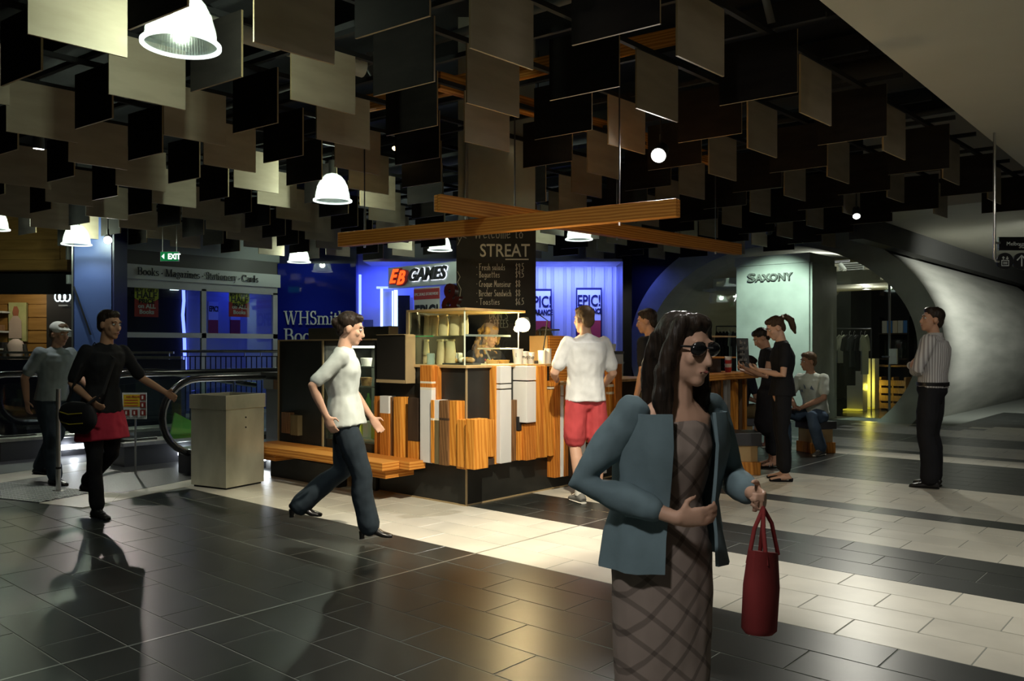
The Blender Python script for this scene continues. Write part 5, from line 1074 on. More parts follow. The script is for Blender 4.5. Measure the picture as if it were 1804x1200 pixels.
# ================================================================ HANGING DIRECTION SIGN at right
DS = 8.5
t = thing('direction_sign', 'black hanging direction sign with white lift and arrow symbols', 'sign', W(1790, 430, DS))
dwall(1760, 1850, W(0, 441, DS).z, W(0, 417.5, DS).z, DS, .03, t.location).build('name_plate', 'black_gloss', t)
B(t.location).loft([W(1752, 376, DS), W(1752, 400, DS), W(1752, 455, DS), W(1754, 460, DS), W(1760, 461, DS)], [.013]*5, 10, FW).build('hanger', 'steel', t, smooth=True)
B(t.location).bar(W(1752, 428, DS), W(1762, 428, DS), .012, .02).build('hanger_arm', 'steel', t)
B(t.location).cyl(W(1752, 400, DS), W(1752, 400, DS)*Vector((1, 1, 0))+UP*3.6, .013, 8).build('drop_rod', 'steel', t)
for (x, y) in ((1771, 460), (1800, 460)): B(t.location).loft([W(x, y, DS), W(x, y, DS)+FW*.02], [.085, .085], 24, RT).build('symbol_disc', 'ink', t)
text('Melbourne Central', .055, 'sign_white', t, W(1773, 432.5, DS-.01), RT, depth=.001); text('Station', .055, 'sign_white', t, W(1795, 437, DS-.01), RT, depth=.001)
q = W(1771, 463, DS-.01)
strokes([[(-.035, -.03), (.035, -.03), (.035, .025), (-.035, .025), (-.035, -.03)], [(-.015, -.015), (-.015, .01)], [(0, -.015), (0, .01)], [(.015, -.015), (.015, .01)], [(-.02, .035), (-.02, .06)], [(-.03, .05), (-.02, .062), (-.01, .05)], [(.02, .062), (.02, .037)], [(.01, .047), (.02, .035), (.03, .047)]], 'sign_white', t, q, RT, UP, .007, 'lift_symbol')
strokes([[(0, -.05), (0, .055)], [(-.045, .01), (0, .057), (.045, .01)]], 'sign_white', t, W(1800, 460, DS-.01), RT, UP, .012, 'arrow_symbol')
# ================================================================ PEOPLE
def skin(n, c): return mat(n, c, .55, col2=tuple(x*1.12 for x in c), scale=6, spec=.35)
M['skin_fair'] = skin('skin_fair', (.50, .30, .21)); M['skin_warm'] = skin('skin_warm', (.40, .22, .14)); M['skin_tan'] = skin('skin_tan', (.33, .18, .11))
M['hair_brown'] = mat('hair_brown', (.035, .020, .011), .5, col2=(.075, .045, .024), scale=14, stretch=(6, 6, .6), spec=.2, bump=.5); M['hair_dark'] = mat('hair_dark', (.012, .009, .007), .45, col2=(.03, .02, .014), scale=14, stretch=(6, 6, .6), spec=.2, bump=.5)
M['hair_blond'] = mat('hair_blond', (.26, .15, .045), .5, col2=(.42, .27, .10), scale=20, spec=.2, bump=.6); M['hair_mid'] = mat('hair_mid', (.075, .045, .022), .5, col2=(.14, .09, .05), scale=14, spec=.2, bump=.5)
M['lip'] = mat('lip', (.30, .10, .08), .5); M['eye'] = mat('eye', (.55, .54, .5), .2); M['iris'] = mat('iris', (.02, .015, .01), .2)
def cloth(n, c, k=1.25, b=.2): M[n] = mat(n, c, .85, col2=tuple(x*k for x in c), scale=7, bump=b, spec=.2)
cloth('white_tee', (.60, .61, .62)); cloth('pale_tee', (.50, .54, .48)); cloth('ghost_tee', (.42, .46, .44)); cloth('grey_tee', (.17, .20, .21)); cloth('black_cloth', (.010, .010, .012)); cloth('jeans', (.055, .085, .13), 1.5, .3); cloth('dark_jeans', (.018, .026, .034), 1.5)
cloth('red_shorts', (.40, .055, .06)); cloth('red_skirt', (.30, .02, .04)); cloth('tan_shorts', (.16, .12, .06)); cloth('teal_knit', (.12, .17, .19), 1.3, .35); cloth('navy_tee', (.016, .018, .03)); cloth('sneaker_grey', (.15, .15, .14)); cloth('olive_top', (.045, .038, .024)); cloth('bag_red', (.16, .022, .022)); cloth('white_cap', (.52, .54, .50)); cloth('cap_grey', (.22, .17, .15))
M['leather'] = mat('leather', (.012, .011, .011), .28, bump=.1, scale=20)
def plaid():
    m = mat('plaid', (.115, .085, .070), .9, spec=.2); nt = m.node_tree; L = nt.links; b = nt.nodes['Principled BSDF']
    tc = nt.nodes.new('ShaderNodeTexCoord'); mp = nt.nodes.new('ShaderNodeMapping'); mp.inputs['Rotation'].default_value = (0, .7, 0); L.new(tc.outputs['Object'], mp.inputs[0]); prev = None
    for d in ('X', 'Z'):
        w = nt.nodes.new('ShaderNodeTexWave'); w.bands_direction = d; w.inputs['Scale'].default_value = 4.2; w.inputs['Distortion'].default_value = .5; L.new(mp.outputs[0], w.inputs[0])
        r = nt.nodes.new('ShaderNodeValToRGB'); r.color_ramp.elements[0].position = .90; r.color_ramp.elements[0].color = (1, 1, 1, 1); r.color_ramp.elements[1].position = .95; r.color_ramp.elements[1].color = (.62, .62, .62, 1); L.new(w.outputs['Fac'], r.inputs[0])
        mx = nt.nodes.new('ShaderNodeMixRGB'); mx.blend_type = 'MULTIPLY'; mx.inputs[0].default_value = 1
        if prev: L.new(prev, mx.inputs[1])
        else: mx.inputs[1].default_value = (.27, .215, .185, 1)
        L.new(r.outputs[0], mx.inputs[2]); prev = mx.outputs[0]
    L.new(prev, b.inputs['Base Color']); return m
M['plaid'] = plaid()
def stripes():
    m = mat('stripe_shirt', (.5, .5, .5), .8, spec=.2); nt = m.node_tree; L = nt.links; b = nt.nodes['Principled BSDF']; tc = nt.nodes.new('ShaderNodeTexCoord')
    gr = nt.nodes.new('ShaderNodeTexGradient'); gr.gradient_type = 'RADIAL'; L.new(tc.outputs['Object'], gr.inputs[0]); mu = nt.nodes.new('ShaderNodeMath'); mu.operation = 'MULTIPLY'; mu.inputs[1].default_value = 2*PI*46; L.new(gr.outputs['Fac'], mu.inputs[0])
    sn = nt.nodes.new('ShaderNodeMath'); sn.operation = 'SINE'; L.new(mu.outputs[0], sn.inputs[0]); w = nt.nodes.new('ShaderNodeMapRange'); w.inputs[1].default_value = -1; L.new(sn.outputs[0], w.inputs[0])
    r = nt.nodes.new('ShaderNodeValToRGB'); r.color_ramp.elements[0].position = .3; r.color_ramp.elements[0].color = (.23, .215, .215, 1); r.color_ramp.elements[1].position = .6; r.color_ramp.elements[1].color = (.44, .43, .42, 1)
    L.new(w.outputs[0], r.inputs[0]); L.new(r.outputs[0], b.inputs['Base Color']); return m
M['stripe_shirt'] = stripes()
def grow(b, name, m, parent, voxel=.011, sm=3, wr=0., ws=9., seed=0., label=None, cut=None):
    """union the overlapping closed shapes in b into one smooth continuous skin"""
    me = bpy.data.meshes.new(name); me.from_pydata([tuple(v) for v in b.v], [], b.f); me.update()
    bm = bmesh.new(); bm.from_mesh(me); bmesh.ops.recalc_face_normals(bm, faces=bm.faces); bm.to_mesh(me); bm.free()
    o = bpy.data.objects.new(name, me)
    r = o.modifiers.new('r', 'REMESH'); r.mode = 'VOXEL'; r.voxel_size = voxel
    if sm: s = o.modifiers.new('s', 'SMOOTH'); s.factor = .5; s.iterations = sm
    ne = evaluated_mesh(o); COL.objects.link(o)
    o.modifiers.clear(); o.data = ne; bpy.data.meshes.remove(me); ne.name = name
    if wr:
        n_ = len(ne.vertices); co = [0.]*(3*n_); nr = [0.]*(3*n_); ne.vertices.foreach_get('co', co); ne.vertex_normals.foreach_get('vector', nr)
        for k in range(n_):
            x, y, z = co[3*k:3*k+3]; d = (noise.noise(Vector((x*ws+seed, y*ws, z*ws*.55)))+.5*noise.noise(Vector((x*ws*2.3, y*ws*2.3+seed, z*ws*1.6))))*wr
            co[3*k] += nr[3*k]*d; co[3*k+1] += nr[3*k+1]*d; co[3*k+2] += nr[3*k+2]*d
        ne.vertices.foreach_set('co', co)
    if cut: cut(ne)
    ne.materials.clear(); ne.materials.append(M[m] if isinstance(m, str) else m)
    ne.polygons.foreach_set('use_smooth', [True]*len(ne.polygons)); ne.update(); o.parent = parent
    if label: o['label'] = label
    return o
MALE = ((-.17, .125, .10), (-.05, .165, .118), (.12, .158, .112), (.32, .143, .102), (.55, .160, .114), (.76, .182, .116), (.9, .170, .095), (1.0, .075, .065))
FEM = ((-.17, .13, .105), (-.05, .168, .122), (.1, .155, .112), (.34, .118, .09), (.55, .135, .112), (.7, .148, .118), (.88, .150, .086), (1.0, .060, .055))
def person(name, label, loc, th, H=1.75, female=False, pel=(0, 0, .95), neck=(0, .0, 1.475), chest=None, look=(0, 0), legs=None, arms=None, hands=None, skinm='skin_fair', top=None, bottom=None, shoes='leather',
           shoe='shoe', hair='short', hairm='hair_brown', dress=None, cat='person', feet=None, vox=.010, extra=None, fing=(.5, .5), foot_dir=((.08, 1), (-.08, 1)), bust=True, tilt=0.):
    root = thing(name, label, cat, loc, th); s = H/1.75; V = lambda p: Vector(p)*s
    pel, neck = V(pel), V(neck)
    ch = V(chest) if chest else pel.lerp(neck, .55)+Vector((0, -.012*s, 0))
    legs = legs or (((.09, 0, .92), (.10, .015, .50), (.10, -.02, .085)), ((-.09, 0, .92), (-.10, .015, .50), (-.10, -.02, .085)))
    arms = arms or (((.185, -.01, 1.415), (.235, -.03, 1.13), (.24, .04, .88)), ((-.185, -.01, 1.415), (-.235, -.03, 1.13), (-.24, .04, .88)))
    legs = [[V(p) for p in l] for l in legs]; arms = [[V(p) for p in a] for a in arms]
    if female: arms = [[Vector((a[0].x*.88, a[0].y, a[0].z))]+a[1:] for a in arms]
    rings = FEM if female else MALE
    def spine(t):
        if t < 0: return pel+(pel-ch).normalized()*(-t)*.52*s*.6+(pel-ch).normalized()*0
        a = pel.lerp(ch, min(t/.55, 1)) if t <= .55 else ch.lerp(neck, (t-.55)/.45)
        return a
    sd = (arms[0][0]-arms[1][0]).normalized(); hdv = (legs[0][0]-legs[1][0]).normalized()
    def torso(b, e, t0=-.17, t1=1.0, k=1., flat=False):
        R = [r for r in rings if t0-.001 <= r[0] <= t1+.001]
        P = [spine(r[0]) for r in R]; Q = [((r[1]*k)*s+e, (r[2]*k)*s+e) for r in R]
        if flat: P = [P[0]+(P[0]-P[1]).normalized()*.035*s]+P+[P[-1]+(P[-1]-P[-2]).normalized()*.02*s]; Q = [(Q[0][0]+.006, Q[0][1]+.006)]+Q+[(Q[-1][0]*.5, Q[-1][1]*.5)]; b.loft(P, Q, 18, sd*.6+hdv*.4)
        else: b.limb(P, Q, 16, sd*.6+hdv*.4)
    AR = (.056, .047, .041, .040, .027) if not female else (.046, .039, .034, .034, .023)
    LR = (.088, .080, .056, .058, .040) if not female else (.088, .078, .053, .054, .036)
    def arm(b, i, e, f0=0., f1=1., k=1.):
        S_, E_, W_ = arms[i]; P = [(S_, AR[0]), (S_.lerp(E_, .5), AR[1]), (E_, AR[2]), (E_.lerp(W_, .3), AR[3]), (W_, AR[4])]; T = (0, .25, .5, .65, 1.); out = []
        for (p, r), t in zip(P, T):
            if t <= f1+.001: out.append((p, r*s*k+e))
        if f1 not in T:
            q = S_.lerp(E_, f1/.5) if f1 < .5 else E_.lerp(W_, (f1-.5)/.5); out.append((q, out[-1][1]))
        b.limb([o[0] for o in out], [o[1] for o in out], 12)
    def leg(b, i, e, f1=1., k=1., flare=0., f0=0):
        S_, E_, W_ = legs[i]; bk = Vector((0, -.018*s, 0)) if abs(S_.z-E_.z) > .2*s else Vector((0, 0, 0))
        P = [(S_, LR[0]*(.84 if e > 0 else 1)), (S_.lerp(E_, .45), LR[1]), (E_, LR[2]), (E_.lerp(W_, .3)+bk, LR[3]), (W_, LR[4])]; T = (0, .25, .5, .65, 1.); out = []
        for (p, r), t in zip(P, T):
            if f0 <= t <= f1+.001: out.append((p, r*s*k+e+flare*t))
        if f1 not in T:
            q = S_.lerp(E_, f1/.5) if f1 < .5 else E_.lerp(W_, (f1-.5)/.5); out.append((q, out[-1][1]+flare*.1))
        b.limb([o[0] for o in out], [o[1] for o in out], 14)
    # ---- head frame
    yaw, pitch = math.radians(look[0]), math.radians(look[1])
    Hm = Matrix.Rotation(yaw, 3, 'Z') @ Matrix.Rotation(pitch, 3, 'X') @ Matrix.Rotation(math.radians(tilt), 3, 'Y')
    hc = neck+Vector((0, .012*s, .085*s))+Hm @ Vector((0, .018*s, .075*s)); hl = lambda p: hc+Hm @ (Vector(p)*s)
    hs = .96 if female else 1.
    b = B(); torso(b, -.006*s)
    b.limb([neck-Vector((0, 0, .05*s)), neck+Vector((0, .005, .03*s)), hl((0, -.015, -.06))], [(.066*s*hs, .062*s*hs), (.053*s*hs, .055*s*hs), .05*s*hs], 12)
    b.ell(hl((0, -.012, .03)), Vector((.074, .094, .092))*s*hs, 18, R=Hm); b.ell(hl((0, .026, -.035)), Vector((.060, .066, .084))*s*hs, 16, R=Hm); b.ell(hl((0, .062, -.092)), Vector((.03, .026, .026))*s*hs, 12, R=Hm)
    b.limb([hl((0, .080, .02)), hl((0, .093, -.01)), hl((0, .102, -.032))], [.011*s, .0115*s, .0145*s], 8); b.ell(hl((0, .084, -.064)), Vector((.026, .013, .015))*s, 10, R=Hm)
    for e in (-1, 1): b.ell(hl((e*.076*hs, -.008, -.008)), Vector((.011, .022, .032))*s, 10, R=Hm); b.ell(hl((e*.042, .060, -.022)), Vector((.020, .02, .024))*s, 10, R=Hm); b.ell(hl((e*.03, .077, .032)), Vector((.026, .011, .009))*s, 10, R=Hm)
    for i in (0, 1):
        arm(b, i, -.004*s if top and top.get('sleeve', .3) > .6 else 0.); leg(b, i, -.010*s if bottom and bottom.get('len', 1) > .7 else -.002)
        # hand
        S_, E_, W_ = arms[i]; d = (W_-E_).normalized(); nrm = None
        if hands and hands[i]: d = Vector(hands[i][0]).normalized(); nrm = Vector(hands[i][1])
        if nrm is None: nrm = Vector((-1 if i == 0 else 1, .25, 0))
        nrm = (nrm-d*nrm.dot(d)).normalized(); lat = d.cross(nrm).normalized()
        if lat.dot(Vector((0, 1, .3))) < 0: lat = -lat          # thumb side
        k = s*(.92 if female else 1.)
        b.limb([W_-d*.01*k, W_+d*.03*k, W_+d*.078*k], [(.026*k, .020*k), (.038*k, .017*k), (.040*k, .014*k)], 10, lat)
        curl = fing[i]
        for j, (lo, ln) in enumerate(((.028, .070), (.010, .080), (-.010, .074), (-.027, .058))):
            p = W_+d*.082*k+lat*lo*k; pts = [p]; a = 0
            for q in range(3):
                a += curl*(.5+.25*q); st = ln*(.45, .32, .23)[q]*k; p = p+(d*math.cos(a)+nrm*math.sin(a)+lat*(lo*1.2))*st; pts.append(p)
            b.limb([W_+d*.055*k+lat*lo*k]+pts, [.0095*k, .0098*k, .0088*k, .0082*k, .0072*k], 8)
        p = W_+d*.022*k+lat*.030*k; b.limb([p, p+(d*.5+lat*.75+nrm*.35).normalized()*.035*k, p+(d*.5+lat*.75+nrm*.35).normalized()*.035*k+(d+lat*.15+nrm*curl).normalized()*.034*k], [.013*k, .0105*k, .0085*k], 8)
    if shoe in ('sandal', 'flat'):
        for i in (0, 1):
            A = legs[i][2]; fd = Vector((*foot_dir[i], 0)).normalized(); g = Vector((A.x, A.y, max(A.z-.085*s, 0)+.012))
            b.limb([A, g+fd*-.045*s+UP*.03, g+fd*.02*s+UP*.032, g+fd*.09*s+UP*.022, g+fd*.15*s+UP*.014], [.034*s, .030*s, .034*s, (.036*s, .02*s), (.036*s, .014*s)], 10)
    grow(b, 'body', skinm, root, vox*.8, 2)
    # ---- face
    for e in (-1, 1):
        o = B().ell(hl((e*.031*hs, .0755, .008)), Vector((.014, .012, .0085))*s, 10, R=Hm).build('eye', 'eye', root, smooth=True); B().ell(hl((e*.031*hs, .0855, .008)), Vector((.006, .003, .006))*s, 8, R=Hm).build('iris', 'iris', o, smooth=True)
        B().limb([hl((e*.016, .0905, .030)), hl((e*.032, .0895, .035)), hl((e*.050, .078, .029))], [.0025*s, .0032*s, .002*s], 6).build('eyebrow', hairm, root, smooth=True)
    B().limb([hl((-.021, .0895, -.063)), hl((0, .0965, -.062)), hl((.021, .0895, -.063))], [.003*s, .0058*s, .003*s], 8).build('mouth', 'lip', root, smooth=True)
    # ---- hair
    b = B(); hsd = random.random()*9
    if hair != 'none':
        b.ell(hl((0, -.024, .046)), Vector((.083, .096, .086))*s*hs, 18, R=Hm); b.ell(hl((0, -.066, -.005)), Vector((.066, .045, .075))*s*hs, 14, R=Hm); b.ell(hl((0, .03, .088)), Vector((.066, .052, .036))*s*hs, 12, R=Hm)
    if hair == 'pony':
        b.limb([hl((0, -.10, .07)), hl((0, -.15, .065)), hl((0, -.185, .0)), hl((0, -.17, -.08)), hl((0, -.165, -.14))], [.022*s, .034*s, .04*s, .034*s, .012*s], 10)
    if hair == 'bun': b.ell(hl((0, -.115, .02)), Vector((.045, .035, .045))*s, 12, R=Hm)
    if hair == 'long':
        for e in (-1, 1):
            b.limb([hl((e*.055, .02, .09)), hl((e*.082, .012, .02)), hl((e*.090, -.0, -.07)), hl((e*.098, .01, -.17)), hl((e*.095, .035, -.27))], [.03*s, .028*s, .034*s, .036*s, .015*s], 10)
        b.limb([hl((0, -.08, .03)), hl((0, -.095, -.09)), hl((0, -.085, -.24))], [(.075*s, .03*s), (.08*s, .035*s), (.07*s, .02*s)], 12)
    if hair == 'curly':
        rr = random.Random(3)
        for q in range(150):
            a = rr.uniform(-PI*.98, PI*.0)+PI*.5*0; t = rr.uniform(-.24, .09); r = .085+.03*(t < .03)+.012*(t < -.1)
            ang = rr.uniform(PI*.78, PI*2.22)
            b.ell(hl((r*math.cos(ang), r*.95*math.sin(ang)-.005, t)), Vector((1, 1, 1.25))*rr.uniform(.014, .026)*s, 8)
    if hair != 'none': grow(b, 'hair', hairm, root, vox*.8, 1 if hair == 'curly' else 3, .0045 if hair != 'curly' else .003, 45, hsd)
    if hair in ('pony',): B().loft([hl((0, -.112, .072)), hl((0, -.128, .070))], [.027*s]*2, 12).build('hair_tie', 'paper', root, smooth=True)
    # ---- clothes
    if bottom:
        b = B(); torso(b, bottom.get('e', .012)-(.004 if bottom.get('rise') else .014), -.17, bottom.get('rise', .0))
        for i in (0, 1): leg(b, i, bottom.get('e', .012), bottom.get('len', .97), 1., bottom.get('flare', 0))
        grow(b, bottom.get('name', 'trousers'), bottom['m'], root, vox*1.1, 3, bottom.get('wr', .006), 11, hsd)
    if dress:
        b = B(); torso(b, .010, -.17, dress.get('t1', .92)); hem = dress['hem']; c0 = spine(-.05); lo = (legs[0][2]+legs[1][2])/2
        P = [spine(.1)]+[c0.lerp(lo, t) for t in (0, .3, .6, .8, 1.) if t <= hem+.01]+[c0.lerp(lo, hem)]
        w0, w1 = dress['w']; k = len(P)-1
        b.limb(P, [((.160+.02*min(q, 1))*s*(1-q/k)+w1*s*(q/k)+.008+.02*math.sin(q/k*PI), (.118+.012*min(q, 1))*s*(1-q/k)+w1*1.1*s*(q/k)+.01) for q in range(k+1)], 18, hdv)
        if dress.get('sleeve'): 
            for i in (0, 1): arm(b, i, .012, 0, dress['sleeve'])
        grow(b, 'dress', dress['m'], root, vox*1.1, 4, .007, 9, hsd)
    if top:
        e = top.get('e', .014); b = B(); torso(b, e, top.get('t0', -.05), top.get('t1', .92), flat=True)
        b.limb([arms[0][0]*.98+Vector((0, 0, .0)), ch.lerp(neck, .8), arms[1][0]*.98], [(.046*s+e*.4, .044*s+e*.4), (.072*s+e, .066*s+e), (.046*s+e*.4, .044*s+e*.4)], 12, (0, 1, 0))
        for i in (0, 1): arm(b, i, e*top.get('se', .75), 0, top.get('sleeve', .3))
        grow(b, top.get('name', 't_shirt'), top['m'], root, vox*1.05, 3, top.get('wr', .007), top.get('ws', 10), hsd)
        if top.get('collar'):
            B().loft([neck+Vector((0, -.004, -.02)), neck+Vector((0, -.004, .035))], [.078*s, .068*s], 18, cap=False).build('collar', top['m'], root, smooth=True)
    if bottom and bottom.get('belt'):
        q = spine(.115); B().loft([q-UP*.018, q+UP*.018], [(.188*s, .146*s)]*2, 24, hdv).build('belt', 'leather', root, smooth=True)
    # ---- shoes
    for i in (0, 1):
        A = legs[i][2]; fd = Vector((*foot_dir[i], 0)).normalized(); z0 = max(A.z-.085*s, 0); g = Vector((A.x, A.y, z0)); sdv = Vector((fd.y, -fd.x, 0)); k = s*(.92 if female else 1.)
        if shoe in ('shoe', 'sneaker', 'heel', 'boot'):
            up = {'heel': .05, 'boot': .0}.get(shoe, 0.)
            b = B(); pr = [(-.075, .030, .055, up), (-.05, .038, .085, up), (.0, .038, .085, up*.9), (.05, .040, .066, up*.55), (.10, .045, .052, up*.12), (.155, .042, .04, 0), (.185, .026, .028, 0)]
            b.loft([g+fd*y*k+UP*(h*.5+u)*k for y, w, h, u in pr], [(w*k, h*.5*k) for y, w, h, u in pr], 14, sdv)
            if shoe in ('boot', 'heel'): b.limb([A+UP*-.03*k, A+UP*.04*k, A.lerp(legs[i][1], .3 if shoe == 'boot' else .12)], [.048*k, .05*k, .058*k], 12)
            else: b.limb([A-UP*.02, A+UP*.01], [.043*k, .042*k], 12)
            o = grow(b, {'heel': 'heeled_boot', 'boot': 'boot', 'sneaker': 'sneaker'}.get(shoe, 'shoe'), shoes, root, .008, 2)
            if shoe == 'heel': B().loft([g+fd*-.055*k+UP*.06*k, g+fd*-.06*k+UP*.02*k, g+fd*-.058*k], [(.028*k, .03*k), (.018*k, .02*k), (.02*k, .022*k)], 10, sdv).build('heel', shoes, o, smooth=True)
            if shoe in ('sneaker', 'boot', 'shoe'): 
                B().loft([g+fd*y*k+UP*.008 for y in (-.078, -.04, .05, .12, .188)], [(w*k, .008) for w in (.030, .040, .043, .046, .022)], 12, sdv).build('sole', 'cup' if shoe == 'sneaker' else 'leather', o, smooth=True)
                for q in range(4): B().limb([g+fd*(.035+.022*q)*k+UP*(.082-.009*q)*k-sdv*.02*k, g+fd*(.035+.022*q)*k+UP*(.090-.009*q)*k, g+fd*(.035+.022*q)*k+UP*(.082-.009*q)*k+sdv*.02*k], [.0035]*3, 6).build('lace', 'cup' if shoe == 'sneaker' else 'ink', o)
        else:
            b = B(); b.loft([g+fd*y*k+UP*.006 for y in (-.075, -.04, .05, .12, .175)], [(w*k, .007) for w in (.028, .036, .038, .043, .024)], 12, sdv); o = b.build('sandal' if shoe == 'sandal' else 'flat_shoe', shoes, root, smooth=True)
            if shoe == 'sandal':
                for y in (.03, .075, .115): B().limb([g+fd*y*k-sdv*.042*k+UP*.012, g+fd*y*k-sdv*.03*k+UP*(.060-.25*y)*k*1.1, g+fd*y*k+UP*(.076-.3*y)*k, g+fd*y*k+sdv*.03*k+UP*(.060-.25*y)*k*1.1, g+fd*y*k+sdv*.042*k+UP*.012], [.006]*5, 6, fd).build('strap', shoes, o, smooth=True)
            else: B().loft([g+fd*y*k+UP*h*k for y, h in ((.06, .03), (.10, .026), (.15, .02), (.182, .016))], [(.040*k, .03*k), (.045*k, .024*k), (.040*k, .018*k), (.02*k, .012*k)], 12, sdv).build('toe_cap', shoes, o, smooth=True); B().loft([g+fd*-.08*k+UP*.02, g+fd*-.045*k+UP*.024], [(.022*k, .02*k), (.036*k, .024*k)], 10, sdv).build('heel_cap', shoes, o, smooth=True)
    root['_hc'] = tuple(hc); 
    if extra: extra(root, s, hl, arms, legs, spine, Hm)
    del root['_hc']
    return root
LFT, CAMW, RGT, AWY = PHI+PI/2, PHI+PI, PHI-PI/2, PHI
def gxy(x, y): return G(x, y)
# man with crossed arms
person('person', 'man in striped shirt and black trousers standing with folded arms', G(1642, 858), PHI+math.radians(50), 1.80, arms=(((.185, -.01, 1.42), (.25, .07, 1.16), (-.11, .16, 1.19)), ((-.185, -.01, 1.42), (-.25, .07, 1.15), (.10, .19, 1.13))),
       hands=(((-.9, -.35, .15), (-.3, -1, 0)), ((.9, -.35, .2), (.3, -1, 0))), fing=(.7, .7), look=(34, 6), skinm='skin_warm', top=dict(m='stripe_shirt', sleeve=1.0, e=.024, t0=.10, name='shirt', collar=True, wr=.010), bottom=dict(m='black_cloth', e=.022, flare=.012, belt=True, len=.98, rise=.12),
       hairm='hair_dark', shoe='shoe', neck=(0, -.02, 1.475), legs=(((.09, 0, .92), (.11, .04, .5), (.12, .02, .085)), ((-.09, 0, .92), (-.10, .03, .5), (-.11, -.01, .085))))
# woman in black with phone
PH = {}
def hold_phone(root, s, hl, arms, legs, spine, Hm):
    p = (arms[0][2]+arms[1][2])/2+Vector((0, .085, .035))*s
    t = thing('mobile_phone', 'dark mobile phone held by the ponytailed woman', 'phone'); Mx = Matrix.Rotation(root.rotation_euler[2], 3, 'Z')
    t.location = Vector(root.location)+Mx @ p; t.rotation_euler = (.7, 0, root.rotation_euler[2])
    B().box((-.038, -.07, -.005), (.038, .07, .005)).build('case', 'black_gloss', t, bevel=.004); B().box((-.033, -.062, .005), (.033, .062, .0056)).build('screen', 'steel_dark', t)
person('person', 'woman in black with a brown ponytail reading her phone', G(1378, 846), PHI+math.radians(80), 1.74, True, look=(8, -26), arms=(((.185, -.01, 1.415), (.205, .00, 1.13), (.075, .23, 1.17)), ((-.185, -.01, 1.415), (-.205, .02, 1.12), (-.06, .24, 1.17))),
       hands=(((-.35, .9, .25), (-.4, -.1, .9)), ((.35, .9, .25), (.4, -.1, .9))), top=dict(m='black_cloth', sleeve=.30, e=.014, t0=-.05), bottom=dict(m='black_cloth', e=.010, len=.93), hair='pony', shoe='flat', shoes='black_cloth', extra=hold_phone, fing=(.7, .7), neck=(0, .01, 1.475))
# woman beside her in a black dress
person('person', 'shorter woman in black leaning over beside the wooden bar', G(1358, 822), PHI+math.radians(84), 1.66, True, look=(0, -34), neck=(0, .05, 1.46), arms=(((.185, .03, 1.40), (.20, .10, 1.12), (.08, .30, 1.18)), ((-.185, .03, 1.40), (-.21, .10, 1.12), (-.06, .32, 1.22))),
       skinm='skin_warm', dress=dict(m='black_cloth', hem=.45, w=(.17, .19)), bottom=dict(m='black_cloth', e=.006, len=.86, name='leggings'), top=dict(m='black_cloth', sleeve=.12, e=.012), hair='bun', hairm='hair_dark', shoe='sandal', shoes='leather', hands=(((-.3, .9, .3), (-.4, -.1, .9)), ((.3, .8, .5), (.4, -.1, .9))), fing=(.8, .8))
# seated man
SITL = (((.10, .02, .48), (.17, .44, .52), (.18, .40, .085)), ((-.10, .02, .48), (-.19, .40, .50), (-.24, .26, .085)))
person('person', 'young man in pale printed t-shirt and jeans seated on a block', (SM.x, SM.y, 0)+FW*0 if False else Vector((SM.x, SM.y, 0))-Vector((0, 0, 0)), PHI+math.radians(128), 1.78, look=(-30, -6), pel=(0, .0, .53), neck=(0, .12, 1.04), chest=(0, .04, .80), legs=SITL,
       arms=(((.178, .10, .97), (.25, .22, .73), (.04, .40, .60)), ((-.178, .10, .97), (-.24, .20, .73), (-.03, .39, .60))), hands=(((-.6, .6, -.2), (-.3, -.2, .9)), ((.6, .6, -.2), (.3, -.2, .9))), top=dict(m='pale_tee', sleeve=.34, e=.024, t0=-.17, wr=.011), bottom=dict(m='jeans', e=.018, len=.98, wr=.009), shoe='sneaker', shoes='sneaker_grey', hairm='hair_mid', skinm='skin_warm',
       extra=lambda root, s, hl, arms, legs, spine, Hm: [B().prism(q, spine(.62)+Vector((dx, .155, dz)), (1, 0, .1), (0, .2, 1), .004).build('shirt_print', mat('tee_print', (.14, .18, .24), .8), root) for q, dx, dz in (([(-.03, -.03), (.03, -.02), (.0, .03)], -.07, .02), ([(-.03, -.02), (.02, -.03), (.03, .03)], .02, .03), ([(-.02, -.02), (.03, -.02), (-.01, .02)], .08, -.02))])
# customer in white t-shirt and red shorts
def bag_shoulder(*a): pass
person('person', 'man in white t-shirt and red shorts at the kiosk counter', G(1032, 880), PHI+math.radians(18), 1.78, look=(16, -4), arms=(((.178, -.01, 1.41), (.26, -.02, 1.14), (.24, .20, 1.00)), ((-.178, -.01, 1.41), (-.29, .04, 1.15), (-.20, .26, 1.10))), top=dict(m='white_tee', sleeve=.36, e=.026, t0=-.05, wr=.010), bottom=dict(m='red_shorts', e=.026, len=.42, name='shorts', wr=.008),
       shoe='sneaker', shoes='sneaker_grey', hairm='hair_mid', skinm='skin_fair', legs=(((.09, 0, .92), (.12, .01, .50), (.13, .02, .085)), ((-.09, 0, .92), (-.10, .02, .50), (-.11, -.12, .085))),
       extra=lambda root, s, hl, arms, legs, spine, Hm: [B().loft([l[2]-UP*.02, l[2]+UP*.06*s], [.044*s, .045*s], 14).build('sock', 'cup', root, smooth=True) for l in legs])
# man in black beyond
person('person', 'dark haired man in black queueing beyond the red shorts man', W(1146, 613, 8.7)*Vector((1, 1, 0)), PHI+math.radians(55), 1.80, look=(15, -8), top=dict(m='black_cloth', sleeve=.36, e=.018), bottom=dict(m='tan_shorts', e=.02, len=.55, name='shorts'), hairm='hair_dark', skinm='skin_warm', shoe='sneaker', shoes='leather')
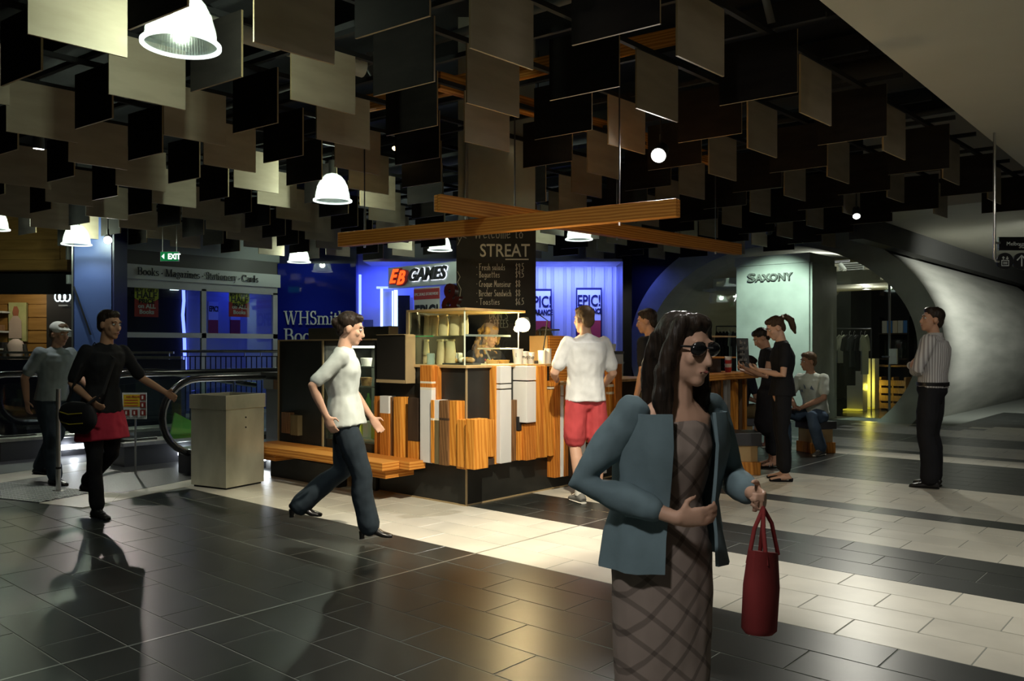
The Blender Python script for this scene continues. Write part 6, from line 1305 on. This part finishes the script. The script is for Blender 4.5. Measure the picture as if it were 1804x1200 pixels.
# person sitting past the bar: bare legs and tan shorts
person('person', 'seated person in tan shorts and sandals beside the wooden bar', Vector((ST2.x, ST2.y, 0)), RGT+math.radians(10), 1.70, look=(0, -25), pel=(0, -.02, .56), neck=(0, .10, 1.05), chest=(0, .02, .82), legs=(((.10, .0, .52), (.11, .40, .52), (.12, .36, .085)), ((-.10, .0, .52), (-.12, .40, .52), (-.15, .30, .085))),
       arms=(((.18, .08, .99), (.24, .14, .74), (.10, .34, .64)), ((-.18, .08, .99), (-.24, .14, .74), (-.08, .34, .64))), top=dict(m='navy_tee', sleeve=.34, e=.018, t0=-.17), bottom=dict(m='tan_shorts', e=.024, len=.44, name='shorts'), hairm='hair_dark', skinm='skin_warm', shoe='sandal', shoes='cup')
# walker in the middle: pale t-shirt, dark jeans, heeled boots
person('person', 'person in pale t-shirt and dark jeans striding past the bench', G(640, 955)+RT*.0, RGT+math.radians(6), 1.70, True, look=(0, -14), pel=(0, -.13, .92), neck=(0, -.14, 1.43), chest=(0, -.16, 1.2), legs=(((.09, -.13, .90), (.09, .0, .50), (.07, .05, .125)), ((-.09, -.13, .90), (-.10, -.16, .52), (-.10, -.48, .26))),
       arms=(((.185, -.15, 1.38), (.25, -.34, 1.17), (.24, -.24, .95)), ((-.185, -.15, 1.38), (-.24, -.10, 1.12), (-.22, .05, .90))), top=dict(m='ghost_tee', sleeve=.40, e=.022, t0=-.05, wr=.010), bottom=dict(m='dark_jeans', e=.014, len=.98, flare=.016), hair='bun', hairm='hair_dark', skinm='skin_fair', shoe='heel', shoes='leather', foot_dir=((.0, 1), (.05, 1)))
# walker in black top and red skirt
def messenger(root, s, hl, arms, legs, spine, Hm):
    t = thing('shoulder_bag', 'dark shoulder bag with yellow trim at the red skirt walker', 'bag'); Mx = Matrix.Rotation(root.rotation_euler[2], 3, 'Z')
    q = Vector((.26, .06, .88))*s; t.location = Vector(root.location)+Mx @ q; t.rotation_euler = (0, .1, root.rotation_euler[2])
    b = B(); b.limb([(0, -.16, 0), (0, -.08, -.02), (0, .08, -.02), (0, .16, .0)], [(.05, .10), (.07, .13), (.07, .13), (.05, .10)], 14, (1, 0, 0)); b.build('bag_body', 'black_cloth', t, smooth=True)
    for zz in (.03, -.05): B().limb([(.055, -.14, zz), (.078, 0, zz-.01), (.055, .14, zz)], [.005]*3, 6).build('trim_piping', mat('piping', (.35, .28, .02), .6), t)
    B().loft([(0, -.12, .1), (-.08, -.02, .38), (-.22, -.03, .56), (-.3, .10, .42), (-.12, .17, .16), (0, .14, .09)], [(.014, .004)]*6, 8, (1, 0, 0)).build('strap', 'black_cloth', t)
person('person', 'walker in black top and short red skirt with tall boots', G(181, 912), RGT-math.radians(30), 1.72, True, look=(10, -6), pel=(0, -.02, .94), neck=(0, .05, 1.46), legs=(((.09, -.02, .90), (.09, .03, .50), (.05, .0, .09)), ((-.09, -.02, .90), (-.11, -.04, .52), (-.12, -.40, .25))),
       arms=(((.185, .03, 1.40), (.22, -.08, 1.13), (.20, .14, 1.00)), ((-.185, .03, 1.40), (-.30, .10, 1.16), (-.36, .34, 1.04))), top=dict(m='black_cloth', sleeve=.42, e=.018, t0=-.05), dress=None, bottom=dict(m='black_cloth', e=.008, len=.97, name='leggings'), hair='short', hairm='hair_dark', skinm='skin_tan', shoe='boot', shoes='leather',
       extra=lambda root, s, hl, arms, legs, spine, Hm: (grow(B().loft([spine(-.04), spine(-.08)-UP*.02, (legs[0][0].lerp(legs[0][1], .62)+legs[1][0].lerp(legs[1][1], .62))/2], [(.160*s, .118*s), (.182*s, .138*s), (.225*s, .19*s)], 20), 'skirt', 'red_skirt', root, .012, 2, .008, 14), messenger(root, s, hl, arms, legs, spine, Hm)))
# walker with white cap at far left
def cap(m, brim=True):
    def f(root, s, hl, arms, legs, spine, Hm):
        o = grow(B().ell(hl((0, -.016, .058)), Vector((.088, .104, .078))*s, 18, R=Hm), 'cap', m, root, .010, 2)
        if brim: B().add([hl((x*.07, .07+.085*(1-abs(x)**2), .062-.012*abs(x)+dz)) for dz in (0, .008) for x in (-1, -.5, 0, .5, 1)]+[hl((x*.07, .04, .07+dz)) for dz in (0, .008) for x in (-1, -.5, 0, .5, 1)],
              [(i, i+1, i+11, i+10) for i in range(4)]+[(i+5, i+15, i+16, i+6) for i in range(4)]+[(i, i+5, i+6, i+1) for i in range(4)]).build('brim', m, o)
    return f
person('person', 'walker in grey t-shirt and pale cap by the escalators', G(92, 852), RGT-math.radians(20), 1.68, False, look=(0, -10), neck=(0, .06, 1.45), legs=(((.09, -.01, .91), (.10, .10, .52), (.09, .14, .09)), ((-.09, -.01, .91), (-.10, -.05, .50), (-.10, -.30, .15))),
       arms=(((.185, .04, 1.40), (.25, -.10, 1.14), (.24, -.08, .90)), ((-.185, .04, 1.40), (-.24, .12, 1.14), (-.22, .30, 1.02))), top=dict(m='grey_tee', sleeve=.36, e=.022), bottom=dict(m='dark_jeans', e=.02, len=.97), hair='short', hairm='hair_mid', skinm='skin_warm', shoe='shoe', shoes='leather', extra=cap('white_cap'))
# barista with curly hair
def dots(root, s, hl, arms, legs, spine, Hm):
    cap('cap_grey', False)(root, s, hl, arms, legs, spine, Hm); rr = random.Random(5)
    for k in range(12): q = spine(.72)+Vector((.02+.028*(k % 4)-.04, .145, .03*(k//4)-.03)); B().ell(q, (.012, .006, .012), 8).build('shirt_dot', ['yellow', 'sign_red', 'cream', 'timber', 'pink'][k % 5], root)
BP = W(846, 613, 8.75)*Vector((1, 1, 0))
person('person', 'barista with long curly blond hair and dark printed t-shirt', BP, CAMW+math.radians(32), 1.70, True, look=(24, -18), neck=(0, .12, 1.42), chest=(0, .05, 1.2), arms=(((.185, .10, 1.36), (.25, .20, 1.14), (.12, .40, 1.18)), ((-.185, .10, 1.36), (-.25, .22, 1.14), (-.14, .40, 1.20))), top=dict(m='navy_tee', sleeve=.34, e=.016), bottom=dict(m='black_cloth', e=.014), hair='curly', hairm='hair_blond', skinm='skin_fair', shoe='shoe', extra=dots)
person('person', 'barista with brown bobbed hair bending behind the coffee grinder', W(966, 613, 9.0)*Vector((1, 1, 0)), AWY+math.radians(20), 1.66, True, look=(0, -24), neck=(0, .06, 1.44), top=dict(m='black_cloth', sleeve=.34, e=.016), bottom=dict(m='black_cloth', e=.014), hair='long', hairm='hair_mid', skinm='skin_fair', shoe='shoe')
# woman hurrying past in front
def fg(root, s, hl, arms, legs, spine, Hm):
    for e in (-1, 1): B().ell(hl((e*.036, .083, .012)), Vector((.037, .017, .025))*s, 14, R=Hm).build('sunglass_lens', 'black_gloss', root, smooth=True); B().limb([hl((e*.062, .08, .02)), hl((e*.08, .0, .012)), hl((e*.078, -.02, -.0))], [.004*s]*3, 6).build('sunglass_arm', 'black_gloss', root)
    B().limb([hl((-.012, .100, .018)), hl((.012, .100, .018))], [.004*s]*2, 6).build('sunglass_bridge', 'black_gloss', root)
    # open cardigan fronts and back
    b = B(); P = [(t, w, d) for t, w, d in ((.90, .150, .090), (.7, .160, .125), (.5, .150, .120), (.3, .142, .108), (.1, .172, .125), (-.12, .195, .145))]
    n = 26; vs = []
    for lay in (0, 1):
        for t, w, d in P:
            q = spine(t) if t >= 0 else spine(0)-UP*(-t)*.5*s
            for j in range(n+1):
                a = PI*.5+.5+(2*PI-1.0)*j/n; e = .026+.010*lay+.010*math.sin(j*1.7+t*6); vs.append(q+Vector((math.cos(a)*(w*s+e), math.sin(a)*(d*s+e), 0)))
    K = len(P); N = n+1; fs = []
    for lay in (0, 1):
        o = lay*K*N
        for i in range(K-1):
            for j in range(n): f = (o+i*N+j, o+i*N+j+1, o+(i+1)*N+j+1, o+(i+1)*N+j); fs.append(f if lay else tuple(reversed(f)))
    o = K*N
    for i in range(K-1):
        for j in (0, n): fs.append((i*N+j, (i+1)*N+j, o+(i+1)*N+j, o+i*N+j))
    for j in range(n): fs.append(((K-1)*N+j, (K-1)*N+j+1, o+(K-1)*N+j+1, o+(K-1)*N+j)); fs.append((j, j+1, o+j+1, o+j))
    cd = B().add(vs, fs).build('cardigan', 'teal_knit', root, smooth=True)
    for i in (0, 1):
        S_, E_, W_ = arms[i]; b = B(); b.limb([S_, S_.lerp(E_, .5), E_, E_.lerp(W_, .4), E_.lerp(W_, .72)], [.059*s, .058*s, .053*s, .051*s, .049*s], 14); grow(b, 'cardigan_sleeve', 'teal_knit', cd, .009, 3, .007, 14, i)
    t = thing('shopping_bag', 'dark red shopping bag carried by the hurrying woman', 'bag'); Mx = Matrix.Rotation(root.rotation_euler[2], 3, 'Z')
    hp = arms[1][2]+(arms[1][2]-arms[1][1]).normalized()*.10*s+Vector((.012, 0, -.012)); t.location = Vector(root.location)+Mx @ hp; t.rotation_euler = (0, 0, root.rotation_euler[2]+.6)
    B().loft([(.05, 0, -.33), (.048, 0, -.32), (.02, 0, -.21), (0, 0, -.12)], [(.065, .035), (.075, .045), (.095, .045), (.10, .035)], 16, (1, 0, 0)).build('bag_body', 'bag_red', t, smooth=True)
    for e in (-1, 1): B().loft([(-.07, e*.025, -.14), (-.05, e*.012, -.05), (0, 0, .0), (.05, e*.012, -.05), (.07, e*.025, -.14)], [.006]*5, 8, (0, 1, 0)).build('handle', 'bag_red', t, smooth=True)
FP = W(1172, 613, 2.5)*Vector((1, 1, 0))
person('person', 'woman in teal cardigan and brown checked dress hurrying past', FP, CAMW+math.radians(26), 1.53, True, look=(14, -8), tilt=0, pel=(0, -.01, .93), neck=(0, .06, 1.44), chest=(0, .02, 1.20), legs=(((.09, -.02, .90), (.055, .03, .50), (.035, .01, .085)), ((-.09, -.02, .90), (-.055, -.01, .50), (-.035, -.07, .10))),
       arms=(((.185, .04, 1.39), (.30, -.06, 1.15), (.10, .20, 1.06)), ((-.185, .04, 1.39), (-.26, .03, 1.14), (-.18, .24, 1.12))), hands=(((-.8, .5, .1), (-.2, -.9, .2)), None), dress=dict(m='plaid', hem=.80, w=(.17, .118), t1=.72), hair='long', hairm='hair_dark', skinm='skin_fair', shoe='flat', shoes='leather', extra=fg, vox=.008, fing=(.6, 1.1))

bpy.data.scenes.remove(TMP)
